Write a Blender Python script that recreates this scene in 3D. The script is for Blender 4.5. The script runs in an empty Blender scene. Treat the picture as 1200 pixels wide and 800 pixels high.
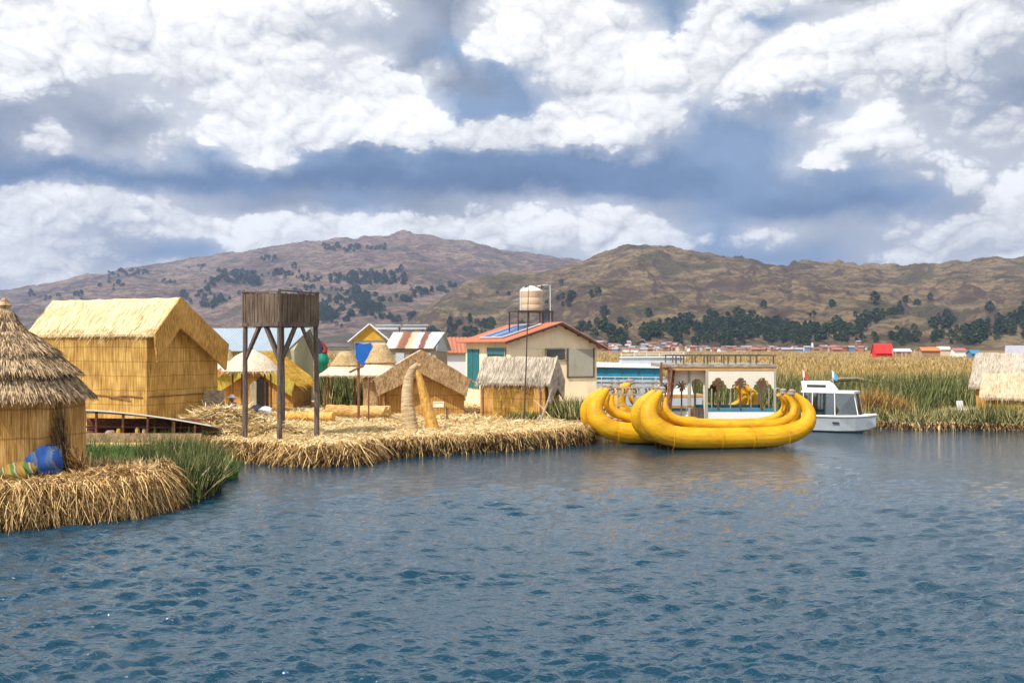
import bpy, math, random
import numpy as np
from mathutils import Vector, Matrix
random.seed(7); rng = np.random.default_rng(11)
C = bpy.context.scene.collection
F = 1167.0; HC = 4.0
R = math.radians
def X(px, d): return (px-600.0)*d/F           # photograph column at a distance -> metres to the side
def Z(py, d): return HC-(py-405.0)*d/F        # photograph row at a distance -> height
def s2l(c): return tuple(((v/255.)/12.92 if v/255. <= .04045 else ((v/255.+.055)/1.055)**2.4) for v in c)

# ------------------------------------------------------------------ value noise
def _h(ix, iy, iz):
    n = (ix*374761393 + iy*668265263 + iz*2147483647*3 + 1013904223) & 0xffffffff
    n = ((n ^ (n >> 13))*1274126177) & 0xffffffff
    return ((n ^ (n >> 16)) & 0xffff)/65535.0
def vn(x, y, z=0.0):
    x = np.asarray(x, float); y = np.asarray(y, float)+0*x; z = np.asarray(z, float)+0*x
    ix, iy, iz = np.floor(x).astype(np.int64), np.floor(y).astype(np.int64), np.floor(z).astype(np.int64)
    fx, fy, fz = x-ix, y-iy, z-iz
    fx, fy, fz = fx*fx*(3-2*fx), fy*fy*(3-2*fy), fz*fz*(3-2*fz)
    r = 0
    for a in (0, 1):
        for b in (0, 1):
            for c in (0, 1):
                r = r + _h(ix+a, iy+b, iz+c)*(fx if a else 1-fx)*(fy if b else 1-fy)*(fz if c else 1-fz)
    return r-.5
def fbm(x, y, o=5, z=0.0, g=.5):
    r, a, s = 0, 1., 1.
    for i in range(o):
        r = r+a*vn(np.asarray(x)*s+17.3*i, np.asarray(y)*s-9.1*i, z); a *= g; s *= 2.03
    return r

# ------------------------------------------------------------------ objects
def tag(o, label=None, cat=None, group=None, kind=None):
    if label: o['label'] = label
    if cat: o['category'] = cat
    if group: o['group'] = group
    if kind: o['kind'] = kind
    return o
def empty(name, loc, rz=0., label=None, cat=None, group=None):
    o = bpy.data.objects.new(name, None); C.objects.link(o)
    o.location = loc; o.rotation_euler = (0, 0, rz); o.empty_display_size = .3
    return tag(o, label, cat, group)
def np_mesh(name, V, Fq, mat, parent=None, smooth=False):
    V = np.asarray(V, np.float32).reshape(-1, 3); Fq = np.asarray(Fq, np.int32); k = Fq.shape[1]
    me = bpy.data.meshes.new(name)
    me.vertices.add(len(V)); me.vertices.foreach_set('co', V.ravel())
    me.loops.add(Fq.size); me.loops.foreach_set('vertex_index', Fq.ravel())
    me.polygons.add(len(Fq)); me.polygons.foreach_set('loop_start', np.arange(0, Fq.size, k, dtype=np.int32))
    me.update(calc_edges=True)
    me.polygons.foreach_set('use_smooth', np.full(len(Fq), smooth))
    me.materials.append(mat)
    o = bpy.data.objects.new(name, me); C.objects.link(o); o.parent = parent
    return o
class MB:
    def __init__(s): s.v = []; s.f = []
    def add(s, vs, fs):
        n = len(s.v); s.v += [tuple(v) for v in vs]; s.f += [tuple(i+n for i in f) for f in fs]; return s
    def box(s, c, d, rz=0., tilt=None):
        x, y, z = d[0]/2, d[1]/2, d[2]/2
        P = [Vector((a*x, b*y, e*z)) for a in (-1, 1) for b in (-1, 1) for e in (-1, 1)]
        m = Matrix.Rotation(rz, 3, 'Z')
        if tilt: m = m @ Matrix.Rotation(tilt[1], 3, tilt[0])
        return s.add([m @ p + Vector(c) for p in P], [(0,1,3,2),(4,6,7,5),(0,4,5,1),(2,3,7,6),(0,2,6,4),(1,5,7,3)])
    def b2(s, x0, x1, y0, y1, z0, z1): return s.box(((x0+x1)/2,(y0+y1)/2,(z0+z1)/2), (abs(x1-x0),abs(y1-y0),abs(z1-z0)))
    def bar(s, a, b, w, h=None, up=(0,0,1)):
        a, b = Vector(a), Vector(b); d = (b-a).normalized(); h = h or w
        u = Vector(up)
        if abs(d.dot(u)) > .98: u = Vector((1,0,0))
        p = d.cross(u).normalized()*w/2; q = p.cross(d).normalized()*h/2
        vs = [a-p-q, a+p-q, a+p+q, a-p+q, b-p-q, b+p-q, b+p+q, b-p+q]
        return s.add(vs, [(3,2,1,0),(4,5,6,7),(0,1,5,4),(1,2,6,5),(2,3,7,6),(3,0,4,7)])
    def tube(s, pts, rad, n=10, cap=True, wob=0., ell=1., groove=0.):
        pts = [Vector(p) for p in pts]; N = len(pts)
        if not hasattr(rad, '__len__'): rad = [rad]*N
        ref = Vector((0,1,0)); vs = []
        for i, p in enumerate(pts):
            t = (pts[min(i+1,N-1)]-pts[max(i-1,0)]).normalized()
            r0 = ref if abs(t.dot(ref)) < .9 else Vector((1,0,0))
            a = t.cross(r0).normalized(); b = a.cross(t).normalized(); ref = b
            for k in range(n):
                th = 2*math.pi*k/n; r = rad[i]*(1+wob*random.uniform(-1,1)-groove*(1-abs(math.sin(th*n/8)))**3)
                vs.append(p+a*math.cos(th)*r+b*math.sin(th)*r*ell)
        fs = [(i*n+k, i*n+(k+1)%n, (i+1)*n+(k+1)%n, (i+1)*n+k) for i in range(N-1) for k in range(n)]
        if cap: fs += [tuple(range(n))[::-1], tuple((N-1)*n+k for k in range(n))]
        return s.add(vs, fs)
    def lathe(s, prof, n=24, c=(0,0,0), wob=0., sc=0.):
        vs = []; N = len(prof)
        for (r, z) in prof:
            for k in range(n):
                th = 2*math.pi*k/n; q = r*(1+wob*random.uniform(-1,1)+sc*abs(math.sin(th*n/4)))
                vs.append((c[0]+q*math.cos(th), c[1]+q*math.sin(th), c[2]+z+wob*r*random.uniform(-.5,.5)))
        fs = [(i*n+k, i*n+(k+1)%n, (i+1)*n+(k+1)%n, (i+1)*n+k) for i in range(N-1) for k in range(n)]
        fs += [tuple(range(n))[::-1], tuple((N-1)*n+k for k in range(n))]
        return s.add(vs, fs)
    def prism(s, poly, y0, y1, ax='y'):
        """poly of (u, z); extruded along y (or along x when ax is 'x')"""
        n = len(poly)
        f = (lambda u, z, t: (u, t, z)) if ax == 'y' else (lambda u, z, t: (t, u, z))
        vs = [f(u, z, y0) for u, z in poly]+[f(u, z, y1) for u, z in poly]
        return s.add(vs, [tuple(range(n)), tuple(range(n, 2*n))[::-1]]+[(i, i+n, (i+1)%n+n, (i+1)%n) for i in range(n)])
    def profile(s, poly, x0, x1, nx=14, sub=5, jit=.03, seed=0.):
        """closed profile of (y, z) extruded along x in many sections, slightly uneven as thatch and matting are"""
        pp = []
        for i in range(len(poly)):
            a, b = poly[i], poly[(i+1)%len(poly)]; L = math.hypot(b[0]-a[0], b[1]-a[1]); k = max(1, min(sub, int(L/.25)))
            for j in range(k): pp.append((a[0]+(b[0]-a[0])*j/k, a[1]+(b[1]-a[1])*j/k))
        n = len(pp); A = []
        for i in range(nx+1):
            x = x0+(x1-x0)*i/nx
            for (y, z) in pp: A.append((x, y, z))
        A = np.array(A); ks = 2.3
        A[:,2] += jit*2.0*vn(A[:,0]*ks+seed, A[:,1]*ks, A[:,2]*ks)+jit*.8*vn(A[:,0]*9+seed, A[:,1]*9, 3.)
        A[:,0] += jit*1.2*vn(A[:,1]*3+seed, A[:,2]*3, A[:,0])
        fs = [(i*n+k, (i+1)*n+k, (i+1)*n+(k+1)%n, i*n+(k+1)%n) for i in range(nx) for k in range(n)]
        fs += [tuple(range(n)), tuple(nx*n+k for k in range(n))[::-1]]
        return s.add(A.tolist(), fs)
    def build(s, name, mat, parent=None, smooth=False, label=None):
        me = bpy.data.meshes.new(name); me.from_pydata(s.v, [], s.f); me.update()
        import bmesh
        b = bmesh.new(); b.from_mesh(me); bmesh.ops.recalc_face_normals(b, faces=b.faces)
        if smooth:
            for e in b.edges:
                if len(e.link_faces) == 2 and e.calc_face_angle(0) > R(42): e.smooth = False
            for f in b.faces: f.smooth = True
        b.to_mesh(me); b.free(); me.materials.append(mat)
        o = bpy.data.objects.new(name, me); C.objects.link(o); o.parent = parent
        if label: o['label'] = label
        return o
def unit(v): return v/np.maximum(np.linalg.norm(v, axis=1, keepdims=True), 1e-9)
def ribbons(P, D, L, W, droop=0., nseg=2, tip=.3, side=None, curve=None):
    """N tapering blades from P along D; returns vertices and quads"""
    P = np.asarray(P, float); N = len(P); D = unit(np.asarray(D, float)+np.zeros((N,3)))
    L = np.zeros(N)+L; W = np.zeros(N)+W; droop = np.zeros(N)+droop
    S = side if side is not None else unit(np.cross(D, rng.normal(size=(N,3))))
    cv = rng.normal(size=(N,3))*(.12 if curve is None else curve); V = []
    for k in range(nseg+1):
        t = k/nseg
        c = P+D*(L*t)[:,None]+cv*(L*t*t)[:,None]; c[:,2] -= droop*L*t*t
        w = (W*.5*(1-(1-tip)*t**1.5))[:,None]
        V.append(c-S*w); V.append(c+S*w)
    V = np.stack(V, 1).reshape(-1, 3); m = 2*(nseg+1)
    b = (np.arange(N)*m)[:,None]
    Q = [np.stack([b[:,0]+2*k, b[:,0]+2*k+1, b[:,0]+2*k+3, b[:,0]+2*k+2], 1) for k in range(nseg)]
    return V, np.stack(Q, 1).reshape(-1, 4)
def blades(name, mat, parts, parent=None):
    Vs, Fs, n = [], [], 0
    for V, Q in parts: Vs.append(V); Fs.append(Q+n); n += len(V)
    return np_mesh(name, np.concatenate(Vs), np.concatenate(Fs), mat, parent)

# ------------------------------------------------------------------ materials
class NT:
    def __init__(s, nt): s.nt = nt
    def n(s, typ, **kw):
        o = s.nt.nodes.new('ShaderNode'+typ)
        for k, v in kw.items(): setattr(o, k, v)
        return o
    def put(s, sock, v):
        if v is None: return
        if isinstance(v, bpy.types.NodeSocket): s.nt.links.new(v, sock)
        else:
            if hasattr(sock.default_value, '__len__') and not hasattr(v, '__len__'): v = [v]*len(sock.default_value)
            if hasattr(v, '__len__') and len(v) == 3 and len(sock.default_value) == 4: v = (*v, 1)
            sock.default_value = v
    def m(s, op, a, b=None, c=None, clamp=False):
        o = s.n('Math', operation=op, use_clamp=clamp)
        for i, v in enumerate((a, b, c)):
            if v is not None: s.put(o.inputs[i], v)
        return o.outputs[0]
    def v(s, op, a, b=None, sc=None):
        o = s.n('VectorMath', operation=op); s.put(o.inputs[0], a)
        if b is not None: s.put(o.inputs[1], b)
        if sc is not None: s.put(o.inputs['Scale'], sc)
        return o.outputs['Value'] if op in ('LENGTH','DOT_PRODUCT') else o.outputs[0]
    def noise(s, vec, scale, det=3, rough=.55, dist=0., col=False):
        o = s.n('TexNoise'); s.put(o.inputs['Vector'], vec)
        for k, x in (('Scale',scale),('Detail',det),('Roughness',rough),('Distortion',dist)): s.put(o.inputs[k], x)
        return o.outputs['Color' if col else 0]
    def ramp(s, fac, stops, interp='LINEAR'):
        o = s.n('ValToRGB'); cr = o.color_ramp; cr.interpolation = interp
        while len(cr.elements) < len(stops): cr.elements.new(.5)
        for e, (p, c) in zip(cr.elements, stops):
            e.position = p; e.color = (*c, 1) if hasattr(c, '__len__') else (c, c, c, 1)
        s.put(o.inputs[0], fac); return o.outputs[0]
    def mix(s, f, a, b, mode='MIX'):
        o = s.n('Mix', data_type='RGBA', blend_type=mode); o.clamp_factor = True
        s.put(o.inputs[0], f); s.put(o.inputs[6], a); s.put(o.inputs[7], b); return o.outputs[2]
    def sm(s, x, a, b):
        o = s.n('MapRange', interpolation_type='SMOOTHSTEP'); s.put(o.inputs[0], x); s.put(o.inputs[1], a); s.put(o.inputs[2], b); return o.outputs[0]
def new_mat(name):
    m = bpy.data.materials.new(name); m.use_nodes = True; nt = m.node_tree
    return m, NT(nt), nt.nodes['Principled BSDF']
def scaled(g, sc, world=False):
    if world: src = g.n('NewGeometry').outputs['Position']
    else: src = g.n('TexCoord').outputs['Object']
    mp = g.n('Mapping'); g.put(mp.inputs[0], src); mp.inputs['Scale'].default_value = sc
    return mp.outputs[0]
def fibre(name, dark, mid, light, sc=(38,38,1.5), bump=.8, rough=.85, isl=.0, patch=.35, band=None, spec=.2, bd=.02):
    """reeds, straw, wood and matting: streaks running along the low-frequency axis, weathered in patches"""
    m, g, p = new_mat(name)
    n1 = g.noise(scaled(g, sc), 1., 3, .6)
    n2 = g.noise(scaled(g, (1.1,1.1,1.1)), 1., 3, .6)
    f = g.m('ADD', g.m('MULTIPLY', g.m('SUBTRACT', n1, .5), 1.5), .5)
    f = g.m('ADD', f, g.m('MULTIPLY', g.m('SUBTRACT', n2, .5), patch*2))
    if isl:
        r = g.n('NewGeometry').outputs['Random Per Island']
        f = g.m('ADD', f, g.m('MULTIPLY', g.m('SUBTRACT', r, .5), isl))
    col = g.ramp(f, [(.18, dark), (.5, mid), (.85, light)])
    if band:
        z = g.n('SeparateXYZ'); g.put(z.inputs[0], g.n('TexCoord').outputs['Object'])
        q = g.m('ADD', g.m('DIVIDE', z.outputs[2], band), g.m('MULTIPLY', n2, .25))
        fr = g.m('ABSOLUTE', g.m('SUBTRACT', g.m('FRACT', q), .5))
        col = g.mix(g.m('MULTIPLY', g.m('SUBTRACT', 1., g.sm(fr, .0, .06)), .45), col, tuple(c*.45 for c in dark))
    g.put(p.inputs['Base Color'], col); p.inputs['Roughness'].default_value = rough
    p.inputs['Specular IOR Level'].default_value = spec
    b = g.n('Bump'); b.inputs['Strength'].default_value = bump; b.inputs['Distance'].default_value = bd
    g.put(b.inputs['Height'], n1); g.put(p.inputs['Normal'], b.outputs[0])
    return m
def paint(name, col, rough=.5, var=.12, metal=0., sc=3., dirt=None, dfac=.4, spec=.4):
    m, g, p = new_mat(name)
    n = g.noise(scaled(g, (sc,sc,sc*.6)), 1., 5, .6)
    c = g.ramp(n, [(.3, tuple(x*(1-var) for x in col)), (.7, tuple(min(1, x*(1+var)) for x in col))])
    if dirt:
        n2 = g.noise(scaled(g, (sc*2.3,sc*2.3,sc*.7)), 1., 5, .65)
        c = g.mix(g.m('MULTIPLY', g.sm(n2, .5, .72), dfac), c, dirt)
    g.put(p.inputs['Base Color'], c); p.inputs['Roughness'].default_value = rough; p.inputs['Metallic'].default_value = metal
    p.inputs['Specular IOR Level'].default_value = spec
    return m
def glass(name, tint=(.55,.62,.62), alpha=.35, rough=.05):
    m, g, p = new_mat(name)
    out = m.node_tree.nodes['Material Output']
    t = g.n('BsdfTransparent'); g.put(t.inputs[0], tint); gl = g.n('BsdfGlossy'); gl.inputs['Roughness'].default_value = rough
    g.put(gl.inputs[0], (.9,.95,1.)); mx = g.n('MixShader'); fr = g.n('Fresnel'); fr.inputs[0].default_value = 1.45
    g.put(mx.inputs[0], g.m('ADD', fr.outputs[0], alpha*.4, clamp=True)); g.put(mx.inputs[1], t.outputs[0]); g.put(mx.inputs[2], gl.outputs[0])
    g.put(out.inputs[0], mx.outputs[0]); return m

MT = {}
MT['mat_gold']  = fibre('totora_matting_golden', (.17,.085,.02), (.42,.245,.06), (.68,.46,.16), (34,34,1.2), band=.62)
MT['mat_goldflap'] = fibre('totora_matting_flap', (.19,.09,.022), (.44,.25,.06), (.66,.42,.14), (6,30,3), band=None)
MT['roof_pale'] = fibre('totora_roof_pale', (.42,.31,.14), (.66,.52,.29), (.85,.73,.47), (26,3,3), patch=.22)
MT['mat_orange'] = fibre('totora_wall_orange', (.20,.095,.025), (.47,.25,.065), (.72,.45,.17), (30,30,1.), band=.7)
MT['mat_yellow'] = fibre('totora_wall_yellow', (.26,.14,.02), (.56,.34,.05), (.76,.52,.12), (24,24,1.), band=.35)
MT['mat_olive'] = fibre('reed_mat_olive', (.2,.15,.02), (.42,.32,.05), (.6,.46,.1), (5,24,5))
MT['mat_brown'] = fibre('totora_mat_brown', (.17,.10,.045), (.36,.23,.115), (.52,.36,.20), (10,14,6))
MT['mat_greywall'] = fibre('grey_mat', (.18,.15,.1), (.33,.28,.19), (.45,.39,.28), (10,14,2))
MT['roof_grey'] = fibre('thatch_grey', (.19,.155,.115), (.4,.34,.26), (.58,.5,.39), (22,3,3), bump=.8, patch=.3)
MT['roof_tan'] = fibre('thatch_tan', (.3,.22,.13), (.5,.39,.25), (.68,.56,.39), (22,3,3), bump=.8)
MT['thatch_brown'] = fibre('thatch_weathered', (.075,.045,.026), (.29,.185,.095), (.6,.44,.26), (8,8,8), isl=1.0, patch=.3)
MT['cone_pale'] = fibre('umbrella_thatch_pale', (.34,.25,.16), (.58,.47,.34), (.76,.65,.5), (12,12,12), bump=.7, isl=.5)
MT['cone_brown'] = fibre('umbrella_thatch_brown', (.2,.13,.06), (.4,.28,.14), (.58,.43,.24), (10,10,30), bump=.8, isl=.3)
MT['straw'] = fibre('dry_straw', (.09,.042,.012), (.45,.245,.075), (.84,.60,.28), (9,9,9), isl=1.2, patch=.25)
MT['straw_pale'] = fibre('dry_straw_pale', (.36,.23,.085), (.70,.52,.25), (.9,.76,.47), (9,9,9), isl=.9, patch=.25)
MT['straw_wet'] = fibre('wet_straw', (.025,.016,.009), (.12,.07,.03), (.36,.22,.09), (9,9,9), isl=1.1, patch=.3)
MT['ground'] = fibre('straw_ground', (.30,.19,.075), (.58,.41,.18), (.8,.62,.34), (14,14,6), bump=1., patch=.35)
MT['reed'] = fibre('green_reed', (.018,.03,.008), (.065,.09,.022), (.20,.21,.07), (3,3,3), isl=1.0, rough=.6)
MT['reed_bright'] = fibre('bright_green_reed', (.02,.05,.01), (.055,.125,.022), (.15,.21,.05), (3,3,3), isl=1., rough=.6)
MT['reed_mix'] = fibre('mixed_reed', (.045,.055,.017), (.17,.17,.055), (.46,.38,.17), (.6,.6,.6), isl=1.1, patch=.9, rough=.7)
MT['reed_gold'] = fibre('golden_reed', (.16,.12,.035), (.38,.25,.075), (.58,.41,.17), (.12,.12,.12), isl=.8, patch=.5, rough=.8)
MT['reed_orange'] = fibre('orange_reed', (.16,.07,.015), (.36,.19,.045), (.52,.34,.12), (3,3,3), isl=1., rough=.8)
MT['wood_dark'] = fibre('weathered_wood_dark', (.05,.038,.03), (.12,.092,.075), (.21,.165,.135), (30,30,2.5), bump=.6)
MT['wood_box'] = fibre('weathered_cladding', (.05,.032,.02), (.13,.092,.062), (.25,.185,.13), (26,26,1.3), bump=.8)
MT['wood_grey'] = fibre('grey_planks', (.16,.13,.1), (.33,.28,.22), (.5,.44,.36), (6,20,20), bump=.5)
MT['wood_brown'] = fibre('brown_wood', (.09,.035,.02), (.2,.09,.05), (.3,.15,.09), (20,20,3))
MT['wood_red'] = fibre('old_red_wood', (.05,.014,.008), (.13,.045,.022), (.24,.11,.06), (6,14,14))
MT['roll'] = fibre('reed_roll', (.24,.12,.035), (.52,.31,.1), (.74,.52,.24), (3,24,24))
MT['roll_pale'] = fibre('reed_roll_pale', (.28,.19,.1), (.5,.36,.2), (.7,.55,.35), (4,5,34), bump=.9, bd=.04)
MT['roll_orange'] = fibre('reed_roll_orange', (.34,.15,.03), (.6,.33,.08), (.76,.5,.18), (10,10,5), bump=.7)
def boat_yellow():
    m, g, p = new_mat('yellow_reed_bundle')
    n1 = g.noise(scaled(g, (2.2,28,28)), 1., 3, .6); n2 = g.noise(scaled(g, (1.,2.,2.)), 1., 4, .6)
    n3 = g.noise(scaled(g, (9,9,30)), 1., 2, .5)
    col = g.ramp(g.m('ADD', g.m('MULTIPLY', n1, .45), g.m('MULTIPLY', n2, .6)), [(.3, (.38,.16,.004)), (.52, (.62,.315,.005)), (.75, (.78,.45,.012))])
    g.put(p.inputs['Base Color'], col); n5 = g.noise(scaled(g, (3.,5.,9.)), 1., 5, .7); col = g.mix(g.m('MULTIPLY', g.sm(n5, .54, .70), .45), col, (.30,.16,.03)); g.put(p.inputs['Base Color'], col)
    p.inputs['Roughness'].default_value = .55; p.inputs['Specular IOR Level'].default_value = .3
    b = g.n('Bump'); b.inputs['Strength'].default_value = .5; b.inputs['Distance'].default_value = .02
    g.put(b.inputs['Height'], g.m('ADD', n3, g.m('MULTIPLY', n1, .5))); g.put(p.inputs['Normal'], b.outputs[0]); return m
MT['boat'] = boat_yellow()
MT['rope'] = paint('rope', (.42,.33,.22), .9)
MT['rope_grey'] = paint('rope_binding_grey', (.3,.25,.21), .9)
MT['cream'] = paint('cream_wall', (.84,.72,.50), .8, .06, sc=.8, dirt=(.42,.33,.2), dfac=.45)
MT['panel_cream'] = paint('cream_painted_panel', (.72,.66,.55), .7, .06, sc=1.2, dirt=(.5,.45,.36), dfac=.3)
MT['roof_red'] = paint('red_corrugated_roof', (.44,.15,.08), .55, .14, sc=1.2, dirt=(.34,.12,.09), dfac=.4)
MT['teal'] = paint('teal_paint', (.02,.15,.17), .5)
MT['teal_win'] = paint('teal_window_film', (.01,.22,.34), .18, .15, sc=2., spec=.6)
MT['dark'] = paint('doorway_shade_dark', (.012,.01,.008), .9)  # near-black colour standing in for the shade inside doorways
MT['dark_glass'] = paint('dark_window_glass', (.05,.055,.055), .12, spec=.7)
MT['grey_panel'] = paint('grey_fibre_board', (.36,.35,.28), .8, .08, sc=1., dirt=(.22,.2,.15))
MT['olive_wall'] = paint('olive_grey_wall', (.36,.34,.22), .85, .12, sc=.9, dirt=(.2,.17,.1))
MT['metal_roof'] = paint('blue_grey_metal_roof', (.42,.5,.56), .35, .06, metal=.25, sc=.9, dirt=(.3,.33,.36), dfac=.3)
MT['steel'] = paint('dark_steel', (.06,.035,.03), .5)
MT['white'] = paint('white_paint', (.8,.8,.79), .35, .03, dirt=(.5,.48,.44), dfac=.25)
MT['white_grey'] = paint('boat_hull_grey', (.42,.46,.48), .4, .06, dirt=(.25,.27,.28), dfac=.35)
MT['tank'] = paint('tank_plastic_tan', (.58,.43,.29), .45, .04)
MT['tank_lid'] = paint('tank_lid_cream', (.8,.72,.56), .45, .03)
MT['pipe'] = paint('white_pipe', (.7,.7,.7), .4)
MT['blue_tarp'] = paint('blue_tarp', (.01,.12,.46), .5, .15)
MT['blue_strip'] = paint('blue_strip', (.05,.2,.29), .6)
MT['orange_beam'] = paint('orange_beam', (.5,.27,.08), .7, .2)
MT['green_tarp'] = paint('green_tarp', (.0,.22,.14), .6)
MT['red_cloth'] = paint('red_cloth', (.25,.02,.02), .8)
MT['amber'] = paint('amber_board', (.62,.34,.03), .7, .25, sc=2.)
MT['flag_red'] = paint('flag_red', (.65,.04,.03), .7); MT['flag_blue'] = paint('flag_blue', (.1,.35,.65), .7)
MT['skin'] = paint('skin', (.3,.16,.1), .6); MT['cloth_dark'] = paint('dark_clothes', (.03,.035,.06), .9)
MT['glass'] = glass('cabin_glass')
MT['dark_palm'] = paint('dark_palm_paint', (.12,.06,.03), .7)
def stripes(name, stops, sc, ang):
    m, g, p = new_mat(name); mp = g.n('Mapping'); g.put(mp.inputs[0], g.n('TexCoord').outputs['Object']); mp.inputs['Rotation'].default_value = ang
    s = g.n('SeparateXYZ'); g.put(s.inputs[0], mp.outputs[0])
    f = g.m('FRACT', g.m('ADD', g.m('MULTIPLY', s.outputs[0], sc), g.m('MULTIPLY', g.noise(mp.outputs[0], 3., 2), .25)))
    g.put(p.inputs['Base Color'], g.ramp(f, stops)); p.inputs['Roughness'].default_value = .9; return m
MT['cloth_blue'] = stripes('blue_striped_cloth', [(0,(.006,.045,.2)),(.3,(.008,.06,.26)),(.42,(.08,.09,.08)),(.5,(.012,.08,.27)),(.72,(.10,.11,.14)),(.8,(.006,.035,.15)),(1,(.006,.045,.2))], 3.2, (0,.5,.4))
MT['cloth_green'] = stripes('green_yellow_striped_cloth', [(0,(.22,.13,.02)),(.25,(.3,.2,.03)),(.32,(.08,.13,.02)),(.55,(.07,.14,.03)),(.62,(.36,.32,.2)),(.75,(.16,.05,.015)),(.85,(.25,.16,.02)),(1,(.22,.13,.02))], 3.6, (0,.6,-.5))
def rusty():
    m, g, p = new_mat('rusty_corrugated_sheets'); s = g.n('SeparateXYZ'); g.put(s.inputs[0], g.n('TexCoord').outputs['Object'])
    n = g.noise(scaled(g, (2.,5.,5.)), 1., 4)
    f = g.m('ADD', g.m('ADD', g.m('MULTIPLY', s.outputs[0], .345), .5), g.m('MULTIPLY', g.m('SUBTRACT', n, .5), .12))
    g.put(p.inputs['Base Color'], g.ramp(f, [(0,(.6,.6,.6)),(.16,(.62,.6,.58)),(.2,(.34,.15,.08)),(.36,(.27,.11,.07)),(.4,(.62,.48,.3)),(.5,(.62,.5,.38)),(.54,(.6,.58,.55)),(.64,(.62,.6,.58)),(.67,(.24,.1,.08)),(.78,(.26,.11,.08)),(.81,(.6,.62,.62)),(1,(.55,.57,.58))]))
    p.inputs['Roughness'].default_value = .5; return m
MT['rusty'] = rusty()
def solar():
    m, g, p = new_mat('solar_cells'); v = g.n('TexCoord').outputs['Object']; s = g.n('SeparateXYZ'); g.put(s.inputs[0], v)
    a = g.m('ABSOLUTE', g.m('SUBTRACT', g.m('FRACT', g.m('MULTIPLY', s.outputs[0], 5.)), .5)); b = g.m('ABSOLUTE', g.m('SUBTRACT', g.m('FRACT', g.m('MULTIPLY', s.outputs[1], 5.)), .5))
    k = g.sm(g.m('MAXIMUM', a, b), .42, .48)
    g.put(p.inputs['Base Color'], g.mix(k, (.012,.07,.24), (.1,.2,.4))); p.inputs['Roughness'].default_value = .4; p.inputs['Specular IOR Level'].default_value = .2; return m
MT['solar'] = solar()

# ================================================================== camera, sun, sky
sc = bpy.context.scene
cam = bpy.data.objects.new('camera', bpy.data.cameras.new('camera')); C.objects.link(cam); sc.camera = cam
cam.location = (0, 0, HC); cam.rotation_euler = (R(90), 0, 0)
cam.data.sensor_width = 36; cam.data.lens = 36*F/1200; cam.data.shift_y = 5/1200; cam.data.clip_start = .1; cam.data.clip_end = 20000
sc.view_settings.view_transform = 'Standard'; sc.view_settings.look = 'None'; sc.view_settings.gamma = 1; sc.view_settings.exposure = .15; sc.cycles.sample_clamp_indirect = 4.0
SUNV = Vector((-.68, -.73, 0)).normalized()*math.cos(R(52)); SUNV.z = math.sin(R(52))
sun = bpy.data.objects.new('sun', bpy.data.lights.new('sun', 'SUN')); C.objects.link(sun)
sun.data.energy = 5.0; sun.data.angle = R(.55); sun.data.color = (1, .95, .87)
sun.rotation_euler = SUNV.to_track_quat('Z', 'Y').to_euler()

w = bpy.data.worlds.new('World'); sc.world = w; w.use_nodes = True; wt = w.node_tree; g = NT(wt)
w.cycles.sampling_method = 'MANUAL'; w.cycles.sample_map_resolution = 512
bg = wt.nodes['Background']; SKY_K = .1; bg.inputs[1].default_value = SKY_K
sky = g.n('TexSky', sky_type='NISHITA'); sky.sun_disc = False; sky.sun_elevation = R(52)
sky.sun_rotation = math.atan2(SUNV.x, SUNV.y); sky.altitude = 3800; sky.air_density = 1.; sky.dust_density = .6
D = g.n('TexCoord').outputs['Generated']
def SEP(v):
    s = g.n('SeparateXYZ'); g.put(s.inputs[0], v); return s.outputs
dx, dy, dz = SEP(D)
az = g.m('ARCTAN2', dx, dy); azc = g.m('MAXIMUM', g.m('MINIMUM', az, .95), -.95)
hor = g.m('SQRT', g.m('ADD', g.m('MULTIPLY', dx, dx), g.m('MULTIPLY', dy, dy)))
tel = g.m('DIVIDE', dz, g.m('MAXIMUM', hor, .02))
py = g.m('SUBTRACT', 405., g.m('DIVIDE', g.m('MULTIPLY', tel, F), g.m('MAXIMUM', g.m('COSINE', azc), .6)))
px = g.m('ADD', 600., g.m('MULTIPLY', g.m('TANGENT', azc), F))
# billows: edges of the cloud heaps are pushed about by noise of several sizes
DW = g.v('MULTIPLY', D, (1., 1., 1.35))
def centred(x): return g.v('SUBTRACT', x, (.5, .5, .5))
w1 = centred(g.noise(DW, 7., 1, .5, col=True)); w2 = centred(g.noise(DW, 24., 4, .6, col=True))
amt = g.m('ADD', .35, g.m('MULTIPLY', g.sm(py, 330., 120.), .65))
wx, wy, wz = SEP(g.v('ADD', g.v('SCALE', w1, sc=80.), g.v('SCALE', w2, sc=62.)))
pxw = g.m('ADD', px, g.m('MULTIPLY', wx, g.m('ADD', .5, g.m('MULTIPLY', amt, .7)))); pyw = g.m('ADD', py, g.m('MULTIPLY', wy, amt))
PAL = [s2l(v) for v in ((247,247,249), (210,214,223), (174,182,197), (140,151,172), (134,159,193), (106,134,173), (94,122,161))]

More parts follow.
